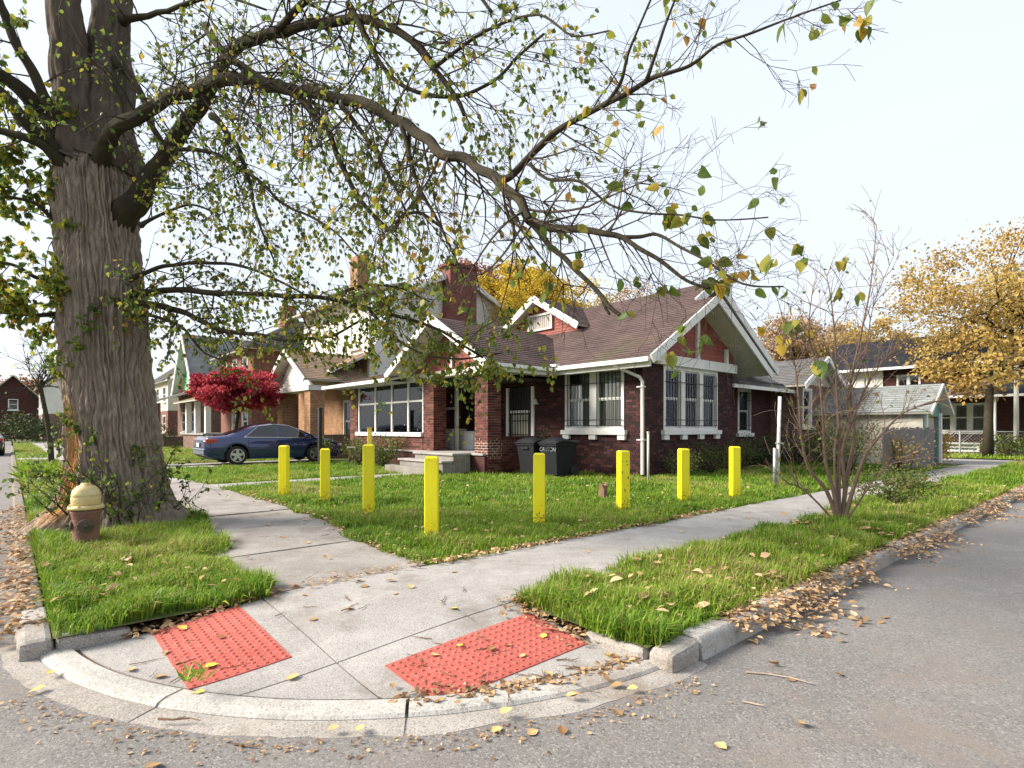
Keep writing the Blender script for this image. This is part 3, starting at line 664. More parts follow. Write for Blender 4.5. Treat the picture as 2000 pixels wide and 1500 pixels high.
for k in range(11): mb.box(DA-.045, DA-.03, 14.15+k*.10, 14.22+k*.10, DZ+.27, DZ+.72)
mb.build('slats', M['screen'], dw)
# ---- porch
PA = 10.04
def pillar(a0, a1, b0, b1, z0, z1, single=False):
    core = MB().box(a0, a1, b0, b1, z0, z1).build('pillar', M['pmortar'], H)
    bw, rh = .2, .075; shared = {}
    rows = int((z1-z0)/rh); stuff = MB(); rr = random.Random(int(b0*31)); og = ORG[core.name]
    me = None
    for r in range(rows):
        z = z0+r*rh+.004
        for axis, fix, u0, u1 in (('a', a0, b0, b1), ('b', b0, a0, a1)):
            n = max(2, round((u1-u0)/bw)); w = (u1-u0)/n; offs = (r % 2)*w/2
            x = u0-offs
            while x < u1-.02:
                s0, s1 = max(x, u0-.006), min(x+w-.010, u1); x += w
                if s1-s0 < .04: continue
                if single and s1-s0 > w-.03:
                    # whole bricks are objects of their own that share one mesh per face
                    key = axis
                    if key not in shared:
                        q = MB(); ub(q, axis, 0, 0, s1-s0, 0, rh-.010, -.03, .008); shared[key] = mesh_obj('brick', q.v, q.f, M['pbrick_obj'], core)
                        o = shared[key]
                    else: o = shared[key].copy(); COL.objects.link(o); o.parent = core
                    p = (fix, s0, z) if axis == 'a' else (s0, fix, z)
                    o.location = (p[0]-og[0], p[1]-og[1], p[2]-og[2])
                else: ub(stuff, axis, fix, s0, s1, z, z+rh-.010, -.03, .008+rr.uniform(-.002, .002), rr.random())
    if stuff.v: o = stuff.build('bricks', M['pbrick'], core); o['kind'] = 'stuff'
    return core
M['pbrick_obj'] = tint_mat('pillar_brick_single', [(0, (.05, .015, .013)), (.5, (.105, .031, .025)), (1, (.17, .06, .042))], rough=.8, obj_random=True, nvar=.3, bump=.5)
pillar(10.04, 10.52, 12.36, 12.95, -.05, 2.86, True)
pillar(10.04, 10.52, 15.08, 15.68, -.05, 2.86)
pillar(10.04, 10.52, 20.35, 20.95, -.05, 2.86)
# fresh pale mortar smeared over the foot of the entrance pillar
mb = MB()
for r in range(6, 14):
    z = -.05+r*.075
    if r in (7, 8, 9, 10, 11, 12): mb.box(10.028, 10.05, 12.355, 12.955, z-.008, z+.006)
    if r in (8, 9, 10, 11, 12): mb.box(10.035, 10.45, 12.346, 12.37, z-.008, z+.006)
    for k in range(3):
        if rnd.random() < .7: bb = 12.42+k*.2+(r % 2)*.1; mb.box(10.028, 10.05, bb, bb+.013, z, z+.068)
        if rnd.random() < .6: aa = 10.12+k*.16+(r % 2)*.08; mb.box(aa, aa+.013, 12.346, 12.37, z, z+.068)
mb.build('mortar_patch', M['wmortar'], H)
MB().box(9.95, FA, 12.4, 20.9, -.05, .50).build('porch_base', M['br_maroon'], H)
MB().box(9.9, FA, 12.42, 20.92, .50, .56).build('porch_floor', M['concrete'], H, bevel=.01)
bricks(H, 'b', 12.40, 10.53, FA-.01, -.05, .98, (), 'pbrick', 'pmortar', thick=.2)
MB().box(10.53, FA-.02, 12.36, 12.64, .981, 1.04).build('coping', M['br_maroon'], H)
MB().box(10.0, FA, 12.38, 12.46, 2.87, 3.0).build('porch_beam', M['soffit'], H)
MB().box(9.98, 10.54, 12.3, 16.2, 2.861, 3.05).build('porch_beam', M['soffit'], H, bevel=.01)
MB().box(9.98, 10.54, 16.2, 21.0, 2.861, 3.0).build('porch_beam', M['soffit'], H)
for b0, b1 in ((12.28, 13.05), (15.0, 15.76)): MB().box(9.94, 10.6, b0, b1, 2.80, 2.875).build('capital', M['white'], H, bevel=.01)
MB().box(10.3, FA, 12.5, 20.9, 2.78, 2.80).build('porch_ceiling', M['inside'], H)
# porch roofs: entrance gable + shed
GB, GH = 14.0, 2.55; GZ = 3.02; GT = 4.55
roof(H, (9.2, GB-GH, GZ), (13.9, GB-GH, GZ), (13.9, GB, GT), (9.2, GB, GT), M['shingle_b'])
roof(H, (13.9, GB+GH, GZ), (9.2, GB+GH, GZ), (9.2, GB, GT), (13.9, GB, GT), M['shingle_b'])
for s in (-1, 1): beam(H, (9.17, GB+s*(GH+.05), GZ-.08), (9.17, GB, GT-.06), .05, .2, M['white'], 'bargeboard')
for s in (-1, 1): beam(H, (9.24, GB+s*(GH+.02), GZ+.02), (9.24, GB, GT+.02), .06, .06, M['white'], 'roof_edge')
courses(H, 'a', 10.02, lambda z: (GB-GH+.35+(z-3.05)*1.66, GB+GH-.35-(z-3.05)*1.66), 3.051, 4.3, .125, M['redshake'], 'gable_shakes')
MB().box(10.0-.07, 10.0-.01, GB-.06, GB+.06, 3.1, 4.2).build('gable_post', M['white'], H)
MB().box(9.3, 11.8, GB-GH-.06, GB-GH+.06, 2.90, 3.0).build('gutter', M['white'], H, bevel=.015)
MB().box(9.28, 11.8, GB-GH+.08, GB-GH+.14, 2.80, 2.92).build('fascia', M['white'], H)
MB().box(11.72, 12.1, 11.35, 11.75, 3.05, 3.12).build('flashing', M['white'], H)
roof(H, (9.2, 21.5, 2.90), (9.2, 16.4, 2.90), (13.6, 16.4, 4.02), (13.6, 21.5, 4.02), M['shingle_a'])
MB().box(9.1, 9.2, 16.55, 21.5, 2.78, 2.9).build('gutter', M['white'], H, bevel=.015)
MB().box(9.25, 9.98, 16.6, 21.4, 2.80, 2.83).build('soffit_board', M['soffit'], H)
# screened part of the porch
sp = thing  # (alias kept short)
mb = MB().box(9.94, 10.3, 15.69, 20.34, 1.0, 1.14); so = mb.build('porch_sill', M['white'], H, bevel=.01)
bricks(H, 'a', 10.02, 15.69, 20.34, -.05, .998, (), 'pbrick', 'pmortar', thick=.18)
scr = MB()
mul = [15.72, 16.65, 17.75, 18.95, 20.25]
for u in mul: scr.box(10.05, 10.13, u-.035, u+.035, 1.141, 2.86)
for i in range(4):
    scr.box(10.06, 10.12, mul[i]+.036, mul[i+1]-.036, 2.15, 2.21); scr.box(10.06, 10.12, mul[i]+.036, mul[i+1]-.036, 2.80, 2.858)
sf = scr.build('screen_frame', M['white'], H)
for i in range(4):
    for z0, z1 in ((1.145, 2.149), (2.211, 2.799)):
        MB().box(10.088, 10.094, mul[i]+.04, mul[i+1]-.04, z0, z1).build('pane', M['glass'], sf)
for i, (zb, m) in enumerate(((1.2, 'screen'), (2.22, 'screen'), (1.2, 'screen'), (1.2, 'screen'))):
    c = MB(); pts = []
    for k in range(21): u = mul[i]+.08+(mul[i+1]-mul[i]-.16)*k/20; pts += [(10.24+.02*math.sin(k*1.9), u, zb), (10.24+.02*math.sin(k*1.9+.4), u, 2.78)]
    c.add(pts, [(2*k, 2*k+2, 2*k+3, 2*k+1) for k in range(20)]).build('blind', M[m], H, smooth=True)
# entrance: door with grille, inner storm door, wall lamp, number
d = MB().box(FA-.02, FA+.05, 13.22, 14.28, .56, 2.62).build('security_door', M['iron'], H)
g = MB(); g.box(FA-.035, FA-.022, 13.34, 14.16, .7, 1.72); g.build('door_panel', M['curtain'], d)
g = MB()
for k in range(8): u = 13.30+k*.13; g.box(FA-.075, FA-.06, u, u+.022, .62, 2.5)
for zz in (.64, 1.05, 1.5, 1.74, 2.45): g.box(FA-.09, FA-.0755, 13.26, 14.25, zz, zz+.03)
g.build('grille', M['iron'], d)
MB().box(FA-.06, FA-.022, 13.3, 14.2, 1.76, 1.86).build('door_rail', M['white'], d)
MB().box(FA-.06, FA, 13.08, 13.2, .56, 2.62).build('door_frame', M['white'], H); MB().box(FA-.06, FA, 14.3, 14.42, .56, 2.62).build('door_frame', M['white'], H)
lampp = MB().lathe((FA-.10, 12.95, 2.05), [(.02, .16), (.05, .12), (.10, 0), (.105, -.02)], 16).build('wall_lamp', M['white'], H)
MB().box(FA-.1, FA, 12.93, 12.97, 2.18, 2.22).build('lamp_arm', M['iron'], lampp)
# storm door and white cabinets seen between the pillars
MB().box(11.0, 11.08, 15.16, 15.28, .56, 2.77).build('door_frame', M['soffit'], H); MB().box(11.02, 11.06, 15.28, 15.9, 1.9, 1.98).build('door_frame', M['soffit'], H)
# steps
stp = MB().box(9.3, 9.9, 12.98, 15.0, -.05, .50).build('step', M['step'], H, bevel=.012)
MB().box(9.25, 9.9, 12.95, 15.05, .501, .565).build('step', M['concrete'], H, bevel=.012)
MB().box(8.95, 9.3, 13.0, 15.3, -.05, .30).build('step', M['step'], H, bevel=.012)
MB().box(8.90, 9.3, 12.98, 15.35, .301, .36).build('step', M['concrete'], H, bevel=.012)
MB().box(8.6, 8.9, 13.1, 15.6, -.05, .16).build('step', M['step'], H, bevel=.012)
# house numbers over the door lamp? none legible: left out
# things kept on the porch
o = thing('storage_cabinet', 'white low cabinet standing on the porch floor between the brick pillars', 'cabinet', 11.6, 16.15, .56)
MB().box(11.3, 11.9, 15.85, 16.48, .56, 1.2).build('carcass', M['white'], o, bevel=.01); MB().box(11.28, 11.92, 15.83, 16.50, 1.201, 1.26).build('cabinet_top', M['soffit'], o)
MB().box(11.28, 11.299, 15.89, 16.44, .6, 1.15).build('cabinet_door', M['siding'], o)
o = thing('chest_freezer', 'long white chest beside the porch door frame', 'chest', 11.7, 15.2, .56)
MB().box(11.35, 11.95, 14.78, 15.66, .56, 1.12).build('body', M['white'], o, bevel=.02); MB().box(11.33, 11.97, 14.76, 15.68, 1.121, 1.18).build('lid', M['siding'], o, bevel=.02)
o = thing('walking_frame', 'metal walking frame standing inside the screened porch', 'walking frame', 10.9, 17.3, .56)
for s in (0, .45): MB().tube([(10.75+s, 17.05, .57), (10.75+s, 17.08, 1.6), (10.75+s, 17.15, 1.66), (10.75+s, 17.5, 1.66), (10.75+s, 17.57, 1.6), (10.75+s, 17.6, .57)], .022, 8).build('side_frame', M['galv'], o)
MB().tube([(10.75, 17.07, 1.35), (11.2, 17.07, 1.35)], .018, 8).build('cross_bar', M['galv'], o); MB().tube([(10.75, 17.58, 1.3), (10.75, 17.06, 1.3)], .015, 8).build('cross_bar', M['galv'], o)
o = thing('laundry_basket', 'white plastic basket inside the screened porch by the brick pillar', 'basket', 10.75, 16.1, .56)
mb = MB(); mb.prism([(10.5, 15.8, .56), (10.95, 15.8, .56), (10.95, 16.4, .56), (10.5, 16.4, .56)], (0, 0, .9)); mb.build('body', M['siding'], o, bevel=.03)
MB().box(10.46, 10.99, 15.76, 16.44, 1.461, 1.52).build('rim', M['white'], o, bevel=.02)

# ================================================================== NEIGHBOURING HOUSES
# ---- Dutch colonial with white siding, big chimney and an orange brick entrance porch
N1 = thing('gambrel_house', 'white sided house with barn-shaped roof, tall brick chimney and orange brick entrance', 'house', 17.7, 29)
B0 = 24.6
gamb = [(12.75, 4.6), (14.3, 7.9), (17.7, 9.5), (21.1, 7.9), (22.7, 4.6)]
def gprof(z):
    if z < 4.6: return (12.75, 22.7)
    if z < 7.9: t = (z-4.6)/3.3; return (12.75+1.55*t, 22.7-1.6*t)
    t = (z-7.9)/1.6; return (14.3+3.4*t, 21.1-3.4*t)
wall(N1, 'b', B0+.06, 12.75, 22.7, -.05, 3.6, (), M['br_orange'], .2)
courses(N1, 'b', B0, gprof, 3.6, 9.45, .13, M['siding'], 'siding', lap=.02, thick=.2)
wall(N1, 'a', 12.75, B0+.3, 33.4, -.05, 4.6, [(26.2, 27.3, .6, 2.7)], M['br_orange'], .2)
courses(N1, 'a', 13.0, lambda z: (B0+.5, 33.2), 4.55, 7.85, .13, M['siding'], 'siding', lap=.02, thick=.1)
for (u0, u1) in ((26.0, 27.0), (28.6, 29.6), (31.4, 32.4)): window(N1, 'a', 13.0-.03, u0, u1, 5.3, 7.0, 1, curtain='curtain', sill=True)
roof(N1, (12.2, 33.9, 7.75), (12.2, B0-.35, 7.75), (14.3, B0-.35, 8.35), (14.3, 33.9, 8.35), M['shingle_greybrown'])
roof(N1, (14.1, 33.9, 7.85), (14.1, B0-.35, 7.85), (17.7, B0-.35, 9.6), (17.7, 33.9, 9.6), M['shingle_greybrown'])
roof(N1, (21.3, B0-.35, 7.85), (21.3, 33.9, 7.85), (17.7, 33.9, 9.6), (17.7, B0-.35, 9.6), M['shingle_greybrown'])
roof(N1, (22.9, B0-.35, 4.5), (22.9, 33.9, 4.5), (21.15, 33.9, 8.0), (21.15, B0-.35, 8.0), M['shingle_greybrown'])
for (p, q) in (((14.05, B0-.38, 7.8), (17.7, B0-.38, 9.53)), ((21.35, B0-.38, 7.8), (17.7, B0-.38, 9.53)), ((21.2, B0-.38, 7.95), (22.95, B0-.38, 4.45)), ((12.6, B0-.38, 4.5), (14.2, B0-.38, 7.9))): beam(N1, p, q, .06, .24, M['white'], 'bargeboard')
ch = MB().box(16.9, 18.6, B0-.75, B0-.03, 2.0, 9.7).build('chimney', M['chimney'], N1)
MB().box(16.82, 18.68, B0-.83, B0+.05, 9.701, 9.85).build('chimney_cap', M['chimney'], ch)
MB().box(15.9, 16.7, 32.2, 33.2, 8.5, 11.9).build('chimney', M['br_orange'], N1)
# lower tan roof over the front rooms and entrance porch
roof(N1, (10.9, 33.9, 3.95), (10.9, B0-.3, 3.95), (13.0, B0-.3, 5.0), (13.0, 33.9, 5.0), M['shingle_tan'])
MB().box(10.8, 10.9, B0-.3, 33.9, 3.8, 3.93).build('gutter', M['white'], N1)
roof(N1, (9.5, B0-.35, 3.45), (13.2, B0-.35, 3.45), (13.2, 26.65, 4.95), (9.5, 26.65, 4.95), M['shingle_tan'])
roof(N1, (13.2, 28.95, 3.45), (9.5, 28.95, 3.45), (9.5, 26.65, 4.95), (13.2, 26.65, 4.95), M['shingle_tan'])
for s, bb in ((-1, B0-.38), (1, 28.98)): beam(N1, (9.47, bb, 3.38), (9.47, 26.65, 4.88), .06, .2, M['white'], 'bargeboard')
courses(N1, 'a', 9.95, lambda z: (B0+.02+(z-3.2)*1.36, 28.7-(z-3.2)*1.36), 3.2, 4.7, .13, M['siding'], 'siding', lap=.02, thick=.1)
MB().box(9.8, 10.6, B0-.05, 28.75, 2.98, 3.21).build('porch_beam', M['white'], N1)
for b0, b1 in ((B0, B0+.65), (28.0, 28.65)): MB().box(9.9, 10.55, b0, b1, -.05, 2.98).build('pillar', M['br_orange'], N1)
MB().box(9.95, 10.2, B0+.65, 28.0, -.05, 1.0).build('parapet', M['br_orange'], N1); MB().box(9.9, 10.25, B0+.655, 27.995, 1.0, 1.08).build('coping', M['concrete'], N1)
MB().box(10.55, 12.7, B0+.1, B0+.35, -.05, 1.0).build('parapet', M['br_brown'], N1)
MB().box(12.1, 12.75, B0, B0+.6, -.05, 3.3).build('pillar', M['br_orange'], N1)
window(N1, 'a', 12.73, 26.2, 27.3, .6, 2.7, 1, curtain='curtain_dark')
dn = MB().box(12.5, 12.56, 25.3, 26.05, .1, 2.4).build('door', M['soffit'], N1); MB().box(12.46, 12.5, 25.55, 25.8, 1.6, 2.1).build('door_window', M['siding'], dn)

# ---- red brick house behind the maple
N2 = thing('red_brick_house', 'two storey red brick house with grey roof behind the red maple', 'house', 14, 40)
A2, B2, E2 = 11.0, 36.0, 43.0
wall(N2, 'b', B2, A2, 20, -.05, 6.2, [(12.5, 13.4, 1.2, 2.7), (12.5, 13.4, 4.0, 5.5)], M['br_red'])
ops2 = [(37.0, 38.0, 4.1, 5.8), (39.2, 40.2, 4.1, 5.8), (41.4, 42.4, 4.1, 5.8), (37.0, 38.2, .9, 2.6), (39.3, 40.3, .5, 2.6)]
wall(N2, 'a', A2, B2+.01, E2, -.05, 6.2, ops2, M['br_red'])
for o_ in ops2: window(N2, 'a', A2, *o_[:4], 1)
for o_ in ((12.5, 13.4, 1.2, 2.7), (12.5, 13.4, 4.0, 5.5)): window(N2, 'b', B2, *o_, 1)
roof(N2, (A2-.6, E2+.5, 6.1), (A2-.6, B2-.5, 6.1), (14.5, B2+2, 8.5), (14.5, E2-1.5, 8.5), M['shingle_greybrown'])
roof(N2, (A2-.6, B2-.5, 6.1), (18, B2-.5, 6.1), (15.5, B2+2.0, 8.5), (14.5, B2+2.0, 8.5), M['shingle_grey'])
MB().box(8.6, A2, 37.2, 42.6, -.05, .9).build('porch_base', M['br_brown'], N2); MB().box(8.5, A2, 37.1, 42.7, .9, 1.0).build('porch_floor', M['concrete'], N2)
for b0 in (37.3, 39.8, 42.2): MB().box(8.7, 9.0, b0, b0+.3, 1.0, 3.0).build('porch_post', M['white'], N2)
roof(N2, (8.1, 43.1, 3.0), (8.1, 36.8, 3.0), (A2, 36.8, 3.9), (A2, 43.1, 3.9), M['shingle_tan'])
ch2 = MB().box(13.8, 14.6, 38.6, 39.6, 7.4, 9.6).build('chimney', M['br_red'], N2)
# ---- green gabled house
N3 = thing('green_gable_house', 'house with steep grey gables and bright green siding further down the street', 'house', 13, 50)
wall(N3, 'b', 46.5, 10.5, 18, -.05, 4.2, (), M['br_brown']); wall(N3, 'a', 10.5, 46.51, 54, -.05, 4.2, [(48, 49.4, 1, 2.6), (51, 52.4, 1, 2.6)], M['br_brown'])
courses(N3, 'a', 10.5, lambda z: (46.6+(z-4.2)*.72, 52.4-(z-4.2)*.72), 4.2, 8.0, .16, M['greensiding'], 'siding')
window(N3, 'a', 10.47, 48.9, 50.1, 4.9, 6.2, 1); window(N3, 'a', 10.5, 48, 49.4, 1, 2.6, 1); window(N3, 'a', 10.5, 51, 52.4, 1, 2.6, 1)
roof(N3, (9.9, 46.0, 3.9), (17, 46.0, 3.9), (17, 49.5, 8.6), (9.9, 49.5, 8.6), M['shingle_green'])
roof(N3, (17, 53.0, 3.9), (9.9, 53.0, 3.9), (9.9, 49.5, 8.6), (17, 49.5, 8.6), M['shingle_green'])
for bb in (45.95, 53.05): beam(N3, (9.85, bb, 3.85), (9.85, 49.5, 8.5), .08, .3, M['white'], 'bargeboard')
roof(N3, (7.2, 54, 3.1), (7.2, 46.3, 3.1), (10.5, 46.3, 4.2), (10.5, 54, 4.2), M['shingle_green'])
for b0 in (46.6, 50, 53.4): MB().box(7.5, 8.0, b0, b0+.4, -.05, 3.1).build('pillar', M['br_brown'], N3)
MB().box(7.6, 10.5, 46.7, 53.7, -.05, .7).build('porch_base', M['br_brown'], N3)

# ---- two houses at the end of the front street
def far_house(a0, a1, b0, b1, h, ridge, mlow, mup, mroof, label, split=2.9):
    o = thing('far_house', label, 'house', (a0+a1)/2, (b0+b1)/2)
    n = max(2, int((b1-b0)/2.6)); w_ = (b1-b0)/n
    opl = [(b0+(k+.28)*w_, b0+(k+.72)*w_, 1.0, 2.5) for k in range(n)]; opu = [(b0+(k+.28)*w_, b0+(k+.72)*w_, split+.8, split+2.2) for k in range(n)]
    wall(o, 'a', a0, b0, b1, -.05, split, opl, mlow); wall(o, 'a', a0, b0, b1, split, h, opu, mup)
    wall(o, 'b', b0+.01, a0+.23, a1, -.05, split, (), mlow); wall(o, 'b', b0+.01, a0+.23, a1, split, h, [((a0+a1)/2-.5, (a0+a1)/2+.5, split+.8, split+2.2)], mup)
    for w4 in opl+opu: window(o, 'a', a0, *w4, 1)
    window(o, 'b', b0+.01, (a0+a1)/2-.5, (a0+a1)/2+.5, split+.8, split+2.2, 1)
    am = (a0+a1)/2
    roof(o, (a0-.5, b1+.5, h-.1), (a0-.5, b0-.5, h-.1), (am, b0-.5, ridge), (am, b1+.5, ridge), mroof)
    roof(o, (a1+.5, b0-.5, h-.1), (a1+.5, b1+.5, h-.1), (am, b1+.5, ridge), (am, b0-.5, ridge), mroof)
    courses(o, 'b', b0, lambda z: (a0+.1+(z-h)*(am-a0)/(ridge-h), a1-.1-(z-h)*(a1-am)/(ridge-h)), h, ridge-.25, .2, mup, 'gable_boards')
    return o
far_house(2.6, 8.5, 79, 89, 6.0, 8.8, M['br_brown'], M['siding'], M['shingle_grey'], 'far house, brick below and white siding above, grey roof, left of the big trunk')
far_house(-2.6, 3.2, 97, 107, 4.8, 8.2, M['br_maroon'], M['br_maroon'], M['shingle_b'], 'far maroon brick house with brown roof at the end of the front street')
far_house(10.5, 17, 58, 67, 5.6, 8.4, M['br_red'], M['cream'], M['shingle_greybrown'], 'house mostly hidden behind the big trunk, cream upper storey')

# ---- house across the alley on the right
N4 = thing('alley_house', 'two storey maroon brick house with black roof across the alley', 'house', 45, 10)
wall(N4, 'a', 40, 4.0, 14, -.05, 5.0, [(6.0, 8.2, 1.1, 2.7), (6.3, 8.2, -.02, .5), (9.0, 10.2, 3.2, 4.5)], M['br_maroon'])
wall(N4, 'b', 4.01, 40.23, 50, -.05, 5.0, [(41.6, 42.6, 1.2, 2.7), (44.0, 45, 1.2, 2.7)], M['br_maroon'])
window(N4, 'a', 40, 6.0, 8.2, 1.1, 2.7, 3, mull=.22); window(N4, 'a', 40, 6.3, 8.2, -.02, .5, 1, sill=False, curtain=None)
window(N4, 'a', 40, 9.0, 10.2, 3.2, 4.5, 2, curtain='curtain_dark')
window(N4, 'b', 4.01, 41.6, 42.6, 1.2, 2.7, 1, curtain='curtain_dark'); window(N4, 'b', 4.01, 44, 45, 1.2, 2.7, 1, curtain='curtain_dark')
courses(N4, 'a', 39.9, lambda z: (10.9, 14), 2.9, 5.0, .2, M['siding'], 'siding')
roof(N4, (39.2, 14.6, 4.95), (39.2, 3.4, 4.95), (44, 6.6, 7.2), (44, 14.6, 7.2), M['shingle_dark'])
roof(N4, (39.2, 3.4, 4.95), (50.5, 3.4, 4.95), (47, 6.6, 7.2), (44, 6.6, 7.2), M['shingle_grey'])
MB().box(39.1, 39.2, 3.4, 14.6, 4.78, 4.93).build('gutter', M['white'], N4)
roof(N4, (36.8, 10, 3.0), (36.8, 2.4, 3.0), (40, 2.4, 3.9), (40, 10, 3.9), M['shingle_dark'])
MB().box(36.7, 36.8, 2.4, 10, 2.86, 2.98).build('gutter', M['white'], N4)
for b0 in (2.8, 5.2): MB().box(37.0, 37.25, b0, b0+.25, -.05, 3.0).build('porch_post', M['white'], N4)
# ---- small garage beside the alley
G = thing('garage', 'small faded garage with mossy grey roof and teal door frame by the alley', 'garage', 25.6, 7)
ZG = -.05; g0, g1, h0, h1 = 24.3, 26.9, 5.4, 8.7; gm = (g0+g1)/2
wall(G, 'a', g0, h0, h1, ZG, 1.95, (), M['garagewall'], .12)
wall(G, 'b', h0, g0+.01, g1, ZG, 2.0, [(g0+.35, g1-.35, -.1, 1.72)], M['tealpaint'], .12)
courses(G, 'b', h0, lambda z: (g0+.05+(z-2)*1.4, g1-.05-(z-2)*1.4), 2.0, 2.8, .12, M['tealpaint'], 'gable_boards')
roof(G, (g0-.3, h1+.3, 1.86), (g0-.3, h0-.3, 1.86), (gm, h0-.3, 2.92), (gm, h1+.3, 2.92), M['shingle_green'])
roof(G, (g1+.3, h0-.3, 1.86), (g1+.3, h1+.3, 1.86), (gm, h1+.3, 2.92), (gm, h0-.3, 2.92), M['shingle_green'])
for (p, q) in (((g0-.33, h0-.33, 1.81), (gm, h0-.33, 2.86)), ((g1+.33, h0-.33, 1.81), (gm, h0-.33, 2.86))): beam(G, p, q, .05, .13, M['soffit'], 'bargeboard')
for u in (g0+.2, g1-.35): MB().box(u, u+.15, h0-.08, h0, ZG, 1.85).build('door_frame', M['white'], G)
for k in range(4): MB().box(g0+.37, g1-.37, h0+.14, h0+.18, ZG+.02+k*.43, ZG+.44+k*.43).build('door_panel', M['garagewall'], G)
# ---- weathered plank fence in front of it
FN = thing('plank_fence', 'weathered grey plank fence between the bungalow yard and the garage', 'fence', 20, 5.6)
mbp = None
for k in range(30):
    u = 18.3+k*.19; h = 1.28+rnd.uniform(-.05, .05)
    MB().box(u, u+.175, 5.00, 5.025, -.05, h).build('plank', M['greywood'], FN)
for zz in (.35, 1.0): MB().box(18.3, 23.98, 5.026, 5.07, zz, zz+.09).build('rail', M['greywood'], FN)
# ---- chain link fence of the house across the alley
CF = thing('chain_link_fence', 'low galvanised chain link fence along the alley before the maroon house', 'fence', 36.3, 5)
for k in range(6): MB().tube([(36.3, 2.3+k*1.4, -.05), (36.3, 2.3+k*1.4, 1.15)], .045, 8).build('post', M['galv'], CF)
MB().tube([(36.3, 2.3, 1.12), (36.3, 9.3, 1.12)], .025, 6).build('top_rail', M['galv'], CF)
mb = MB()
for k in range(46):
    y = 2.3+k*.15
    mb.tube([(36.3, y, 0), (36.3, min(y+1.05, 9.3), min(1.05, 9.3-y))], .006, 3, False); mb.tube([(36.3, y, 1.05), (36.3, min(y+1.05, 9.3), max(0, 1.05-(9.3-y)))], .006, 3, False)
o = mb.build('wire_mesh', M['galv'], CF)
o = thing('utility_pole', 'pale wooden pole in front of the maroon house across the alley', 'pole', 36.0, 4.3)
MB().tube([(36, 4.3, -.05), (36, 4.3, 4.4)], [.11, .085], 12).build('shaft', M['soffit'], o, smooth=True); MB().box(35.94, 36.06, 3.4, 5.2, 3.6, 3.7).build('cross_arm', M['soffit'], o)

